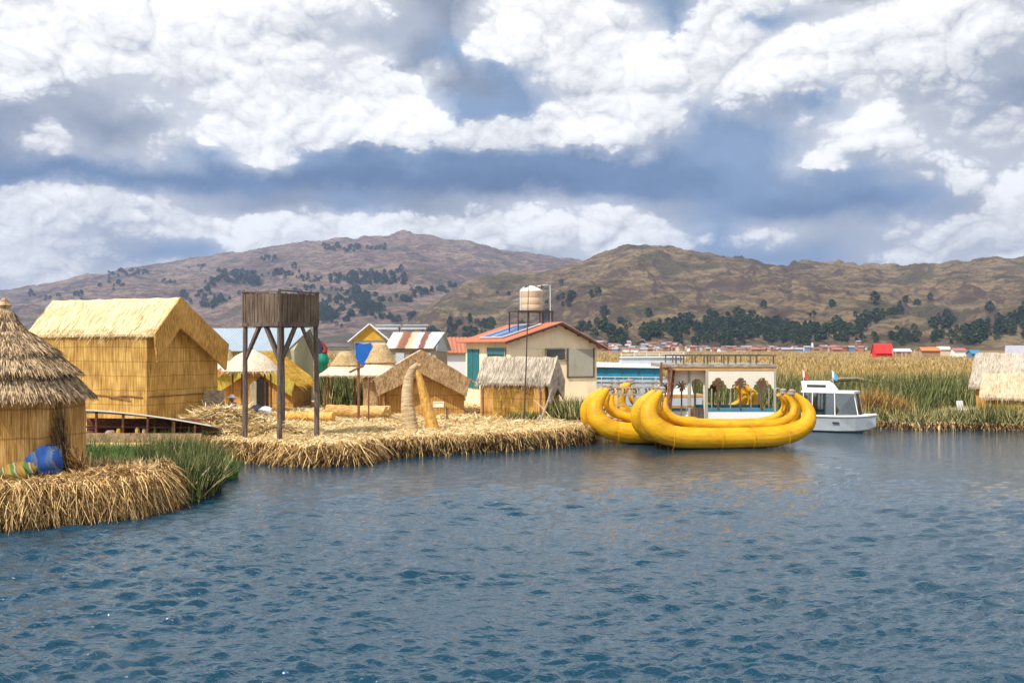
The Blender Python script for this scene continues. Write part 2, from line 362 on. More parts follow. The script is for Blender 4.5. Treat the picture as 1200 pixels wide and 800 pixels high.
#        x = 0    60   120 ... every 60 px of azimuth, rows every 30 px of height from -60
ROWS = [[0,0,0,1,0,0,0,1,2,4,1,0,0,1,2,1,0,0,0,1,2],
        [0,0,0,1,0,0,0,1,3,3,0,0,1,4,1,0,0,0,0,0,1],
        [0,0,0,1,0,0,0,1,2,3,0,0,1,4,1,0,0,0,0,0,1],
        [0,0,1,0,0,0,1,2,2,3,0,0,0,4,0,4,1,0,0,1,1],
        [0,0,0,1,1,0,0,1,3,4,0,0,0,0,0,0,1,1,1,2,2],
        [0,1,1,1,0,0,1,0,0,3,4,0,0,0,0,0,0,1,2,2,3],
        [1,2,2,1,1,0,0,0,0,4,4,0,0,1,1,2,4,0,1,2,3],
        [3,2,3,2,0,0,1,0,0,1,1,0,0,2,4,4,1,0,1,1,1],
        [3,1,2,1,4,0,4,5,4,5,5,5,5,5,4,4,0,2,1,1,1],
        [5,5,5,5,6,5,6,6,6,6,6,6,5,5,5,4,4,4,2,1,1],
        [1,0,1,1,2,3,3,4,3,2,1,1,1,2,4,5,5,5,4,2,1],
        [0,1,2,1,0,0,1,0,1,0,0,0,0,1,4,1,2,2,1,1,0],
        [0,1,2,4,4,0,0,1,1,2,2,1,1,2,4,4,4,2,1,1,0],
        [1,0,1,0,1,1,2,1,1,1,1,2,1,1,1,1,2,1,1,1,1]]
rr = g.m('DIVIDE', g.m('ADD', pyw, 60.), 30.); xf = g.m('DIVIDE', pxw, 1200.)
rr = g.m('MAXIMUM', g.m('MINIMUM', rr, 13.), 0.)
acc = None
for i, row in enumerate(ROWS):
    c = g.ramp(xf, [(k/20, PAL[ch]) for k, ch in enumerate(row)], 'LINEAR')
    h = g.m('MAXIMUM', g.m('SUBTRACT', 1., g.m('ABSOLUTE', g.m('SUBTRACT', rr, float(i)))), 0.)
    h = g.m('MULTIPLY', g.m('MULTIPLY', h, h), g.m('SUBTRACT', 3., g.m('MULTIPLY', h, 2.)))
    t = g.v('SCALE', c, sc=h); acc = t if acc is None else g.v('ADD', acc, t)
# cumulus heaps: crisp bright edges against slate bases, grey undersides, light from above left
def bil(v, octs):
    t = None; tw = 0
    for (q, wgt) in octs:
        n = g.noise(v, q, 0., .5); tw += wgt
        k = g.m('MULTIPLY', g.m('SQRT', g.m('MULTIPLY', g.m('ABSOLUTE', g.m('SUBTRACT', n, .5)), 3.2)), wgt)
        t = k if t is None else g.m('ADD', t, k)
    return g.m('DIVIDE', t, tw)
OCT = ((6.5, 1.), (14., .6), (31., .36), (67., .22), (140., .13))
DS = g.v('ADD', g.v('MULTIPLY', D, (1., 1., 1.45)), g.v('SCALE', w2, sc=.016))
b0 = bil(DS, OCT); b1 = bil(g.v('ADD', DS, (-.004, 0, .011)), OCT[:4]); b2_ = bil(g.v('ADD', DS, (-.010, 0, .026)), OCT[:2])
rel = g.m('SUBTRACT', b0, b1); relb = g.m('SUBTRACT', b0, b2_)
nd = g.m('SUBTRACT', g.noise(DW, 13., 4, .6), .5)
lum = g.v('DOT_PRODUCT', acc, (.3, .5, .2))
e_ = g.m('ADD', lum, g.m('MULTIPLY', g.m('SUBTRACT', b0, .56), .85))
cov = g.sm(e_, .52, .68); core = g.sm(e_, .50, .95)
base = g.v('SCALE', acc, sc=g.m('ADD', .93, g.m('ADD', g.m('MULTIPLY', nd, .45), g.m('MULTIPLY', rel, .22))))
lit = g.m('ADD', .74, g.m('ADD', g.m('MULTIPLY', rel, 1.1), g.m('ADD', g.m('MULTIPLY', relb, .5), g.m('MULTIPLY', g.sm(lum, .35, .9), .20))))
lit = g.m('MINIMUM', g.m('MAXIMUM', lit, .38), 1.12)
puff = g.v('MULTIPLY', g.v('SCALE', (1., 1., 1.), sc=lit), g.mix(g.sm(lit, .5, .85), (.86, .91, 1.05), (1., 1., 1.)))
front = g.mix(g.m('MULTIPLY', cov, .80), base, puff)
front = g.v('MINIMUM', front, (1.3, 1.3, 1.3))
# overhead: blue sky with broken cloud
up = g.v('SCALE', D, sc=1.); ov = g.n('CombineXYZ'); den = g.m('ADD', g.m('ABSOLUTE', dz), .35)
g.put(ov.inputs[0], g.m('DIVIDE', dx, den)); g.put(ov.inputs[1], g.m('DIVIDE', dy, den))
oc = g.noise(ov.outputs[0], 2.1, 4, .6)
nis = g.v('SCALE', sky.outputs[0], sc=SKY_K*1.1)
over = g.mix(g.m('SUBTRACT', g.sm(oc, .36, .52), g.m('MULTIPLY', g.sm(tel, .75, 1.5), .85), clamp=True), nis, (1.8, 1.8, 1.8))
full = g.mix(g.sm(tel, .40, .62), front, over)
g.put(bg.inputs[0], g.v('SCALE', full, sc=1/SKY_K))

# ================================================================== water
def water():
    ds = [1.5, 4, 6, 7.5]; d = 9.
    while d < 62: ds.append(d); d += max(.026, d*d/5600.)
    while d < 9000: ds.append(d); d *= 1.12
    ds = np.array(ds)
    t = np.linspace(-1, 1, 640); side = np.array([1.15, 1.5, 2.2, 4, 10, 40]); t = np.concatenate([-side[::-1], t, side])
    Dd, T = np.meshgrid(ds, t, indexing='ij'); Xx = T*(.62*Dd+2.2); Yy = Dd+0*T
    Zz = np.zeros_like(Xx); r = np.random.default_rng(5)
    sp = np.gradient(ds)[:,None]; fade_far = np.clip((75-Dd)/25, 0, 1)*np.clip((1.1-np.abs(T))/.1, 0, 1)
    patch = .8+1.3*fbm(Xx*.11, Yy*.2, 3)
    # crests are short and cross each other: a wind chop, seen over a faint longer swell
    for i in range(130):
        lam = .09*(.75/.09)**r.random(); k = 2*math.pi/lam
        th = R(-78)+r.normal()*R(26)
        a = .0135*lam**.92
        xx = Xx+.25*np.sin(Yy*.7+i); ph = k*(xx*math.cos(th)+Yy*math.sin(th))+r.random()*6.28
        s = np.sin(ph); res = np.clip((lam/(2.6*np.maximum(sp, 1.24*Dd/640*1.2))-1), 0, 1)
        Zz += a*(s-.20*np.cos(2*ph))*res
    Zz *= fade_far*np.clip(patch, .2, 1.8)*.60*(1-.45*np.clip((Dd-22)/14, 0, 1))
    V = np.stack([Xx, Yy, Zz], -1).reshape(-1, 3); n, m_ = Dd.shape
    i = (np.arange(n-1)[:,None]*m_+np.arange(m_-1)[None]).ravel()
    Q = np.stack([i, i+1, i+m_+1, i+m_], 1)
    m, g, p = new_mat('lake_water')
    p.inputs['Base Color'].default_value = (.002, .036, .064, 1); p.inputs['Roughness'].default_value = .035; p.inputs['IOR'].default_value = 1.75
    a = g.noise(scaled(g, (1.2,2.4,1), True), 3.0, 4, .6); c = g.noise(scaled(g, (1.,2.,1), True), 11., 3, .6)
    b = g.n('Bump'); b.inputs['Strength'].default_value = .8; b.inputs['Distance'].default_value = .055
    ys = g.n('SeparateXYZ'); g.put(ys.inputs[0], g.n('NewGeometry').outputs['Position']); mr = g.n('MapRange'); g.put(mr.inputs[0], ys.outputs[1]); mr.inputs[1].default_value = 16; mr.inputs[2].default_value = 40; mr.inputs[3].default_value = .85; mr.inputs[4].default_value = .38; g.put(b.inputs['Strength'], mr.outputs[0])
    g.put(b.inputs['Height'], g.m('ADD', g.m('MULTIPLY', a, 1.), g.m('MULTIPLY', c, .3))); g.put(p.inputs['Normal'], b.outputs[0])
    return tag(np_mesh('lake_water', V, Q, m, smooth=True), kind='structure')
water()

# ================================================================== hills
def hill_mat(name, a, b, c, green, rock):
    m, g, p = new_mat(name)
    P = scaled(g, (1,1,1), True); s = g.n('SeparateXYZ'); g.put(s.inputs[0], P)
    n4 = g.noise(P, .11, 4, .65); n1 = g.noise(P, .0035, 7, .62); n2 = g.noise(scaled(g, (1,1,2.6), True), .03, 9, .74); n3 = g.noise(P, .007, 5, .6)
    f = g.m('ADD', g.m('MULTIPLY', n1, .45), g.m('MULTIPLY', n2, .6))
    col = g.ramp(f, [(.44, a), (.51, b), (.58, c)])
    tz = g.m('ADD', g.m('MULTIPLY', s.outputs[2], .085), g.m('MULTIPLY', n1, 9.))            # old farming terraces follow the contours
    tr = g.m('ABSOLUTE', g.m('SUBTRACT', g.m('FRACT', tz), .5))
    col = g.mix(g.m('MULTIPLY', g.m('SUBTRACT', 1., g.sm(tr, .0, .16)), .42), col, tuple(x*.42 for x in a))
    col = g.mix(g.m('MULTIPLY', g.sm(n3, .53, .62), .75), col, green)
    col = g.mix(g.m('MULTIPLY', g.sm(n4, .54, .66), .6), col, tuple(x*.45 for x in green))
    fl = g.n('SeparateXYZ'); g.put(fl.inputs[0], g.n('NewGeometry').outputs['Normal'])
    col = g.mix(g.m('MULTIPLY', g.sm(g.m('ADD', fl.outputs[2], g.m('MULTIPLY', n2, .3)), 1.03, .90), .75), col, rock)
    g.put(p.inputs['Base Color'], col); p.inputs['Roughness'].default_value = .95; p.inputs['Specular IOR Level'].default_value = .1
    bb = g.n('Bump'); bb.inputs['Strength'].default_value = 1.; bb.inputs['Distance'].default_value = 26.
    g.put(bb.inputs['Height'], g.m('ADD', n2, g.m('MULTIPLY', n3, .6))); g.put(p.inputs['Normal'], bb.outputs[0])
    return m
LH = [(-500,372),(-200,356),(0,341),(60,331),(100,323),(150,313),(200,306),(250,299),(300,291),(350,284),(400,279),(440,276),(458,274),(475,271),(492,273),(510,277),(550,283),(600,293),(640,298),(660,303),(710,312),(800,325),(1000,345),(1700,370)]
RH = [(-500,404.5),(400,404),(440,397),(470,380),(500,357),(520,347),(548,330),(575,322),(610,320),(640,318),(680,308),(710,297),(738,288),(765,286),(800,291),(830,295),(850,299),(880,304),(905,309),(922,313),(930,304),(945,303),(962,307),(1000,308),(1030,311),(1060,313),(1085,308),(1100,309),(1130,309),(1160,305),(1200,302),(1300,298),(1700,310)]
def prof(tab, px): return np.interp(px, [a for a, _ in tab], [b for _, b in tab])
HD = {'L': (1300., 3300.), 'R': (720., 1750.)}
def hill_h(k, px, d):
    d0, d1 = HD[k]; t = np.clip((d-d0)/(d1-d0), 0, 1.35); tab = LH if k == 'L' else RH
    x = (px-600)*d/F; ridge = HC+(405-prof(tab, px+0*d))*d1/F
    tt = np.minimum(t, 1); S = tt**(1.15 if k == 'L' else 1.25)
    z = ridge*S
    sc_ = 1/420. if k == 'L' else 1/210.
    rd = 1-2*np.abs(fbm(x*sc_, d*sc_*.8, 5, 2.7 if k == 'L' else 9.1))
    amp = (52 if k == 'L' else 44)*np.clip(ridge/120, 0, 1)
    z = z+amp*(rd-.72)*np.sin(np.pi*np.minimum(t, 1))**.8*.9
    z = z+np.clip(ridge/60, 0, 1)*((11.0 if k == 'L' else 13.0)*fbm(x/52., d/75., 6, g=.6)-7*np.maximum(0, .16-np.abs(fbm(x/130., d/210., 4, 4.)))*6*np.sin(np.pi*np.minimum(t,1)))*np.minimum(1, t*4)
    if k == 'R': z = z+np.clip((px-900)/60, 0, 1)*np.clip((t-.75)*5, 0, 1)*6*np.maximum(0, vn(x/16., d/60.)+.1)
    z = z-np.maximum(t-1, 0)*ridge*2.2
    return z-.6*(t <= 0)
def hill(k, name, mat):
    d0, d1 = HD[k]
    pxs = np.linspace(-420, 1620, 1300); ds = np.concatenate([np.linspace(d0, d1, 230), np.linspace(d1*1.01, d1*1.25, 8)])
    P, Dd = np.meshgrid(pxs, ds); Zz = hill_h(k, P, Dd)
    V = np.stack([(P-600)*Dd/F, Dd, Zz], -1).reshape(-1, 3); n, m_ = P.shape
    i = (np.arange(n-1)[:,None]*m_+np.arange(m_-1)[None]).ravel(); Q = np.stack([i, i+1, i+m_+1, i+m_], 1)
    return tag(np_mesh(name, V, Q, mat, smooth=True), kind='structure')
hill('L', 'far_hill', hill_mat('far_hillside', (.13,.088,.085), (.28,.19,.15), (.42,.30,.22), (.10,.095,.055), (.13,.09,.095)))
hill('R', 'near_hill', hill_mat('near_hillside', (.11,.08,.05), (.26,.185,.10), (.42,.30,.165), (.085,.085,.04), (.15,.10,.08)))

# land reaching the horizon, with the reed marsh in front of it
m, g, p = new_mat('marsh_ground_soil'); P = scaled(g, (1,1,1), True)
n = g.noise(P, .05, 6, .6); n2 = g.noise(P, .9, 4, .6)
g.put(p.inputs['Base Color'], g.ramp(g.m('ADD', g.m('MULTIPLY', n, .6), g.m('MULTIPLY', n2, .4)), [(.35, (.13,.1,.035)), (.5, (.28,.19,.07)), (.65, (.42,.3,.13))])); p.inputs['Roughness'].default_value = .95
fr = [(-9000,66),(-60,66),(-25,63),(2,62),(6,67),(13,67),(13.6,54.5),(17,51.0),(19,47.6),(25,47.0),(40,47),(400,44),(9000,44),(9000,9000),(-9000,9000)]
mg = MB(); mg.prism([(0,0)], 0, 1) if False else None
vs = [(x, y, .14) for x, y in fr]+[(x, y, -.5) for x, y in fr]; N = len(fr)
mg.add(vs, [tuple(range(N))]+[(i, (i+1)%N, (i+1)%N+N, i+N) for i in range(N)])
tag(mg.build('marsh_ground', m), kind='structure')

# ================================================================== reed and straw islands
def poly_dist(px_, py_, poly):
    P = np.stack([px_, py_], -1); dmin = np.full(px_.shape, 1e9); ins = np.zeros(px_.shape, bool); n = len(poly)
    for i in range(n):
        a = np.array(poly[i]); b = np.array(poly[(i+1)%n]); ab = b-a
        t = np.clip(((P-a)@ab)/(ab@ab), 0, 1); q = a+t[...,None]*ab
        dmin = np.minimum(dmin, np.linalg.norm(P-q, axis=-1))
        c = ((a[1] > P[...,1]) != (b[1] > P[...,1])) & (P[...,0] < (b[0]-a[0])*(P[...,1]-a[1])/(b[1]-a[1]+1e-12)+a[0]); ins ^= c
    return np.where(ins, dmin, -dmin)
MAIN = [(-10.5,34.9),(-9.6,34.1),(-8.2,33.9),(-7.0,33.0),(-6.0,33.1),(-5.1,33.7),(-4.7,35.3),(-2.6,36.6),(0,37.9),(1.6,39.3),(2.9,40.3),(3.3,42),(5.6,45.5),(6,62.5),(-30,62.5),(-30,40.6),(-16,39.6),(-12.2,38.2)]
NEAR = [(-17,20.2),(-11.6,21.4),(-9.8,22.5),(-8.95,23.3),(-8.55,24.1),(-8.7,25.4),(-9.4,26.5),(-11,27.6),(-18,29)]
def main_z(x, y):
    d = poly_dist(x, y, MAIN); z = .60*np.clip(d/.35, 0, 1)**.5+.07*fbm(x*.8, y*.8, 4)
    z = z+.95*np.exp(-(((x+11.3)/1.5)**2+((y-38.9)/1.0)**2)**1.2)+.3*np.exp(-(((x+9.)/1.2)**2+((y-37.8)/.8)**2))
    return np.where(d > 0, z, -.3)
def near_z(x, y):
    d = poly_dist(x, y, NEAR); z = .80*np.clip(d/.45, 0, 1)**.5+.06*fbm(x*1.5, y*1.5, 4)
    z = z+.12*np.exp(-(((x+9.6)/1.)**2+((y-24.4)/.8)**2))
    return np.where(d > 0, z, -.3)
def island(name, fn, x0, x1, y0, y1, st):
    xs = np.arange(x0, x1, st); ys = np.arange(y0, y1, st); A, B = np.meshgrid(xs, ys); Zz = fn(A, B)
    n, m_ = A.shape; i = (np.arange(n-1)[:,None]*m_+np.arange(m_-1)[None]).ravel()
    V = np.stack([A, B, Zz], -1).reshape(-1, 3); Q = np.stack([i, i+1, i+m_+1, i+m_], 1)
    Q = Q[(V[Q][:,:,2] > -.25).any(1)]
    return tag(np_mesh(name, V, Q, MT['ground'], smooth=True), kind='structure')
island('reed_island_ground', main_z, -30.5, 6.5, 32.6, 63, .12)
island('reed_platform_ground', near_z, -17.2, -7.4, 20, 29.2, .06)

def inside(poly, fn, n, x0, x1, y0, y1, w=None):
    x = rng.uniform(x0, x1, n); y = rng.uniform(y0, y1, n); d = poly_dist(x, y, poly); k = d > 0
    if w is not None: k &= w(x, y)
    x, y = x[k], y[k]; return np.stack([x, y, fn(x, y)], 1), d[k]
def litter(poly, fn, n, box, L, W, lift=.0):
    P, d = inside(poly, fn, n, *box); m = len(P); P[:,2] += rng.uniform(-.01, .05, m)+lift
    a = rng.uniform(0, 6.28, m); Dr = np.stack([np.cos(a), np.sin(a)*.8, rng.normal(0, .22, m)+.05], 1)
    up = np.tile([0,0,1.], (m, 1))+rng.normal(size=(m,3))*.4
    return ribbons(P, Dr, rng.uniform(.5, 1.3, m)*L, W*rng.uniform(.6, 1.5, m), .08, 2, .4, side=unit(np.cross(Dr, up)))
def drape(path, n, z0, z1, L, W, out=.35, under=0., mess=.35):
    """straw hanging over the cut edge of a reed bed, down to the water"""
    A = np.array(path); seg = np.linalg.norm(np.diff(A, axis=0), axis=1); cum = np.concatenate([[0], np.cumsum(seg)])
    s = rng.uniform(0, cum[-1], n); x = np.interp(s, cum, A[:,0]); y = np.interp(s, cum, A[:,1])
    k = np.clip(np.searchsorted(cum, s)-1, 0, len(seg)-1); tg = np.diff(A, axis=0)[k]/seg[k][:,None]
    nr = np.stack([tg[:,1], -tg[:,0]], 1)                      # points out over the water
    lump = .5+.9*vn(s*1.3, 0*s, 5.)
    z = rng.uniform(z0, z1, n); ins = rng.uniform(.0, .30, n)+.25*under*rng.random(n)-.08
    P = np.stack([x-nr[:,0]*(ins-.12*lump), y-nr[:,1]*(ins-.12*lump), z+.1*lump], 1)
    o = rng.uniform(.2, 1.1, n)*out*2; t = rng.normal(0, mess, n)
    Dr = np.stack([nr[:,0]*o+tg[:,0]*t, nr[:,1]*o+tg[:,1]*t, -rng.uniform(.15, 1.0, n)], 1)
    return ribbons(P, Dr, np.minimum(L*rng.uniform(.35, 1.2, n), (P[:,2]+.08)*1.5), W*rng.uniform(.6, 1.5, n), .35, 3, .4)
me_ = [(-11.9,38.1),(-10.5,34.9),(-9.6,34.1),(-8.2,33.9),(-7.0,33.0),(-6.0,33.1),(-5.1,33.7),(-4.7,35.3),(-2.6,36.6),(0,37.9),(1.6,39.3),(2.9,40.3),(3.3,42)]
ne_ = [(-17,20.2),(-11.6,21.4),(-9.8,22.5),(-8.95,23.3),(-8.55,24.1),(-8.7,25.4),(-9.4,26.5)]
tag(blades('straw_litter', MT['straw_pale'], [litter(MAIN, main_z, 80000, (-13.5,4,32.8,50), .26, .024),
    litter(MAIN, main_z, 9000, (-13.4,-8,37.4,40.4), .6, .04), litter(MAIN, main_z, 9000, (-13,6,44,60), .4, .05)]), kind='stuff')
tag(blades('hanging_straw', MT['straw'], [drape(me_, 7500, .50, .68, .28, .016, .5, mess=.9), drape([(x*1, y) for x, y in me_[1:8]], 800, .40, .75, .7, .028, .5, mess=.8), drape(me_, 1200, .2, .6, .5, .022, .25, mess=.6)]), kind='stuff')
tag(blades('wet_reed_edge', MT['straw_wet'], [drape(me_, 14000, .02, .60, .28, .035, .14, .6, mess=.9)]), kind='stuff')
tag(blades('thick_straw_cover', MT['straw'], [litter(NEAR, near_z, 52000, (-15,-8.4,20.2,28.5), .30, .014, .02), drape(ne_, 9500, .45, .9, .62, .014, .20, mess=.28), drape(ne_, 2200, .66, .98, .6, .017, .42)]), kind='stuff')
tag(blades('wet_straw_skirt', MT['straw_wet'], [drape(ne_, 9000, .02, .65, .5, .028, .08, .7)]), kind='stuff')

# ------------------------------------------------------------------ reeds
def reeds(name, mat, n, samp, h, wd, lean=.16, z0=0., hv=.35, wind=.08, nseg=3):
    P = samp(n); m = len(P); L = h*rng.uniform(1-hv, 1+hv*.6, m)*(.85+.35*vn(P[:,0]*.6, P[:,1]*.6, 2.)*2)
    Dr = np.stack([rng.normal(wind, lean, m), rng.normal(0, lean, m), np.ones(m)], 1)
    Sd = unit(np.cross(Dr, np.stack([rng.normal(0, .6, m), np.ones(m), 0*L], 1)))
    if P.shape[1] == 2: P = np.column_stack([P, np.full(m, z0)])
    return ribbons(P, Dr, L, wd*rng.uniform(.6, 1.4, m), .10, nseg, .12, side=Sd, curve=.10)
def in_poly(poly, thin=None):
    A = np.array(poly); lo, hi = A.min(0), A.max(0)
    def f(n):
        x = rng.uniform(lo[0], hi[0], n*2); y = rng.uniform(lo[1], hi[1], n*2); k = poly_dist(x, y, poly) > 0
        if thin: k &= rng.random(len(x)) < thin(x, y)
        return np.stack([x[k], y[k]], 1)[:n]
    return f
def in_wedge(d0, d1, a0, a1, pw=1.6):
    def f(n):
        d = d0+(d1-d0)*rng.random(n)**pw; return np.stack([d*rng.uniform(a0, a1, n), d], 1)
    return f
def clumpy(s, lo=.15): return lambda x, y: np.clip(lo+1.4*(vn(x*s, y*s, 4.)+.5), 0, 1)
def stuff(o): return tag(o, kind='stuff')
# tall green belt on the right-hand bank, golden marsh beyond, and thickets between the huts
belt = [(7.5,67.2),(13.4,67.2),(13.7,54.8),(17.4,51.6),(19.3,49.6),(21.5,50.5),(22.5,56),(27,62),(60,64),(60,76),(7,76)]
stuff(blades('green_reed_bed', MT['reed'], [reeds('a', 0, 22000, in_poly(belt, clumpy(.35, .3)), 1.75, .05, z0=.1, lean=.22)]))
stuff(blades('mixed_reed_bed', MT['reed_mix'], [reeds('a', 0, 24000, in_poly([(13,66),(14.5,56),(20,52),(26,64),(60,66),(60,100),(8,100)], clumpy(.2)), 1.6, .05, z0=.1)]))
stuff(blades('golden_marsh_reeds', MT['reed_gold'], [reeds('a', 0, 44000, in_wedge(80, 150, -.62, .68, 1.3), 1.25, .06, z0=.1, nseg=2, lean=.3), reeds('b', 0, 70000, in_wedge(115, 640, -.62, .68, 1.25), 1.0, .17, z0=.1, nseg=1, lean=.35, hv=.25), reeds('c', 0, 12000, in_wedge(66.5, 90, -.55, .1, 1.), 1.3, .09, z0=.1, nseg=2)]))
bank = [(16.4,50.9),(18.8,47.7),(25,47.1),(29,47.1),(29,49.6),(24,49.4),(21,50.5),(19,51.6),(17,52.4)]
stuff(blades('bank_reeds', MT['reed_mix'], [reeds('a', 0, 4200, in_poly(bank, clumpy(.9, .0)), 1.15, .045, lean=.35, z0=.05), reeds('b', 0, 1800, in_poly([(22.2,47.2),(29,47.2),(29,49),(22.6,49.2)], clumpy(1.1,.2)), 1.25, .05, lean=.25, z0=.1)]))
stuff(blades('orange_reed_tuft', MT['reed_orange'], [reeds('a', 0, 1500, in_poly([(17.6,50.4),(20.2,50.2),(20.4,52.),(17.8,52.4)]), 1.75, .05, lean=.2, z0=.1)]))
stuff(blades('dark_bank_edge', MT['straw_wet'], [drape([(13.9,54),(16.3,51.0),(18.8,47.6),(25,47.0),(30,47)], 3600, .05, .3, .3, .06, .2), ]))
stuff(blades('dry_bank_litter', MT['straw_pale'], [drape([(16.3,51.2),(18.8,47.75),(25,47.2),(30,47.2)], 900, .12, .3, .5, .05, .2), litter([(16.6,51),(18.9,48),(20.2,48.2),(20,50.5),(17.6,51.8)], lambda x, y: x*0+.2, 900, (16,21,47,52), .5, .05)]))
chan = [(-14.5,30.5),(-11.6,29.0),(-9.0,28.3),(-8.2,30),(-9.6,33.4),(-11.2,35.6),(-16,36.6)]
edge = [(-10.2,27.1),(-9.2,26.6),(-8.4,25.5),(-8.0,25.4),(-8.05,27.6),(-8.8,29.4),(-10.6,29.2)]
stuff(blades('channel_reeds', MT['reed_bright'], [reeds('a', 0, 11000, in_poly(chan), .8, .022, z0=-.05, lean=.2)]))
stuff(blades('shore_reeds', MT['reed'], [reeds('a', 0, 5200, in_poly(edge), 1.28, .022, z0=-.05, lean=.14, wind=.02), reeds('b', 0, 260, in_poly(edge), 1.5, .02, z0=0., lean=.38)]))
stuff(blades('dry_shore_reeds', MT['straw_pale'], [reeds('a', 0, 330, in_poly(edge), 1.2, .02, z0=0., lean=.34), reeds('b', 0, 260, in_poly([(-11.5,26),(-9.2,25.6),(-9,26.6),(-11,27.2)]), .5, .018, z0=.75, lean=.5)]))
th1 = [(X(376,55),54.4),(X(432,54),53.4),(X(442,56),57),(X(376,58),58.5)]
th2 = [(X(641,46),46.9),(X(672,44),43.8),(X(700,44),44.0),(X(706,46),47.5),(X(655,48),48.6)]
th3 = [(X(590,45),45.2),(X(622,45),45.0),(X(640,46),45.9),(X(600,46),45.9)]
stuff(blades('hut_side_reeds', MT['reed'], [reeds('a', 0, 3200, in_poly(th1), 1.75, .05, z0=.5), reeds('b', 0, 3600, in_poly(th2), 1.45, .042, z0=.35, lean=.2), reeds('c', 0, 420, in_poly(th3), .7, .035, z0=.5, lean=.3)]))
stuff(blades('pale_hut_side_reeds', MT['straw_pale'], [reeds('a', 0, 260, in_poly(th1), 1.7, .045, z0=.5), reeds('b', 0, 380, in_poly(th2), 1.7, .04, z0=.35, lean=.25), reeds('c', 0, 160, in_poly(th3), .6, .03, z0=.5, lean=.35)]))

# ================================================================== thatched and reed huts
def gable_hut(name, loc, rz, L, Wn, Wf, zn, zf, zr, wall, roof, flap, label, cat='hut', ov=(.35,.3), t=.09, fd=.9, ends=(1,), flap_end=None,
              fn=None, fb=.72, group=None, jit=.03, eave_fringe=900, fringe_mat=None, seed=0., ridge_w=None):
    """reed hut: x along the ridge, -y the side that faces the lake. zn, zf, zr: eaves and ridge above the floor."""
    h = empty(name, loc, rz, label, cat, group); oe, oy = ov
    sn, sf = (zr-zn)/Wn, (zr-zf)/Wf
    wn, wf = Wn-oy, Wf-oy; x0, x1 = -L/2+oe, L/2-oe
    MB().profile([(-wn,0),(wf,0),(wf,zf+sf*oy-t-.06),(0,zr-t-.05),(-wn,zn+sn*oy-t-.06)], x0, x1, nx=16, sub=6, jit=jit*.5, seed=seed+5).build('wall', wall, h)
    MB().profile([(-Wn,zn),(0,zr),(Wf,zf),(Wf-.02,zf-t),(0,zr-t),(-Wn+.02,zn-t)], -L/2, L/2, nx=26, sub=10, jit=jit, seed=seed).build('roof', roof, h, smooth=True)
    r = []
    n = eave_fringe; xs = rng.uniform(-L/2, L/2, n)
    for (y, z, s, sg) in ((-Wn,zn,sn,-1),(Wf,zf,sf,1)):
        P = np.stack([xs, np.full(n, y)-sg*rng.uniform(.0,.25,n), np.zeros(n)], 1); P[:,2] = z+s*np.abs(P[:,1]-y)+rng.uniform(-.03,.035,n)
        r.append(ribbons(P, np.array([0,sg,-s]), rng.uniform(.10,.24,n), .022, .1, 2, .5))
    nr = n*2 if fn is None else fn; P = np.stack([rng.uniform(-L/2,L/2,nr), rng.uniform(-Wn,0,nr), np.zeros(nr)], 1); P[:,2] = zn+sn*(P[:,1]+Wn)+.012
    r.append(ribbons(P, np.array([0,-1,-sn]), rng.uniform(.2,.7,nr), .018, .0, 1, .6, curve=.03))
    blades('thatch_fringe', fringe_mat or roof, r, h)
    if flap:
        for e in ends:
            a, b = (L/2-.03, L/2+.06) if e > 0 else (-L/2-.06, -L/2+.03)
            MB().profile([(-Wn,zn+.03),(0,zr+.03),(Wf,zf+.03),(Wf-.16,zf-fd*fb),(0,zr-fd),(-Wn+.16,zn-fd*fb)], a, b, nx=1, sub=8, jit=jit, seed=seed+e).build('gable_flap', flap, h)
    return h
PIX = lambda px, d, z: (X(px, d), d, z)
# the large golden hall
hall = gable_hut('reed_hall', (-18.05, 45.15, .6), math.atan2(-3.0, 6.9), 7.6, 1.55, 3.2, 3.88, 3.45, 5.50, MT['mat_gold'], MT['roof_pale'], MT['mat_goldflap'],
    'very large golden reed hall with pale smooth thatch roof and overhanging gable', ov=(.5,.12), fd=1.3, fb=.9, t=.10, eave_fringe=900, fn=500, seed=1.)
lw = MB()
for k in range(14):
    x = -3.1+6.2*k/14; lw.tube([(x, -1.47, 1.22+.03*math.sin(k*1.7)), (x+6.2/14, -1.47, 1.22+.03*math.sin((k+1)*1.7))], .022, 6)
lw.tube([(1.2,-1.5,1.2),(2.4,-1.52,1.12)], .03, 6); lw.tube([(3.34,-1.4,1.2),(3.34,2.9,1.22)], .022, 6)
lw.build('binding_pole', MT['wood_brown'], hall)

# the small brown gable hut, the grey-thatched hut, the olive hut, and the two on the right bank
gable_hut('reed_hut', (X(492,50.3), 50.6, .6), R(97), 4.4, 2.35, 2.3, 1.75, 1.8, 3.18, MT['mat_orange'], MT['roof_tan'], MT['mat_brown'],
    'brown reed hut with deep matting gable behind the reed arch', ov=(.5,.25), fd=1.15, ends=(-1,), seed=3.)
hg = gable_hut('reed_hut', (X(609,48), 48.0, .55), R(-20), 3.7, 1.15, 1.25, 1.68, 1.7, 2.92, MT['mat_orange'], MT['roof_grey'], MT['roof_grey'],
    'low reed hut with grey thatch in front of the cream house', ov=(.22,.12), fd=1.5, fb=.6, t=.1, jit=.035, seed=4., eave_fringe=700, fn=600)
MB().profile([(-1.03,.05),(-1.03,1.56),(-.98,1.56),(-.98,.05)], -.95, 1.05, nx=14, sub=8, jit=.02).build('yellow_mat', MT['mat_yellow'], hg)
for a in (1.4,-1.5): MB().bar((a,-1.06,0),(a,-1.06,1.6),.06).build('corner_post', MT['wood_brown'], hg)
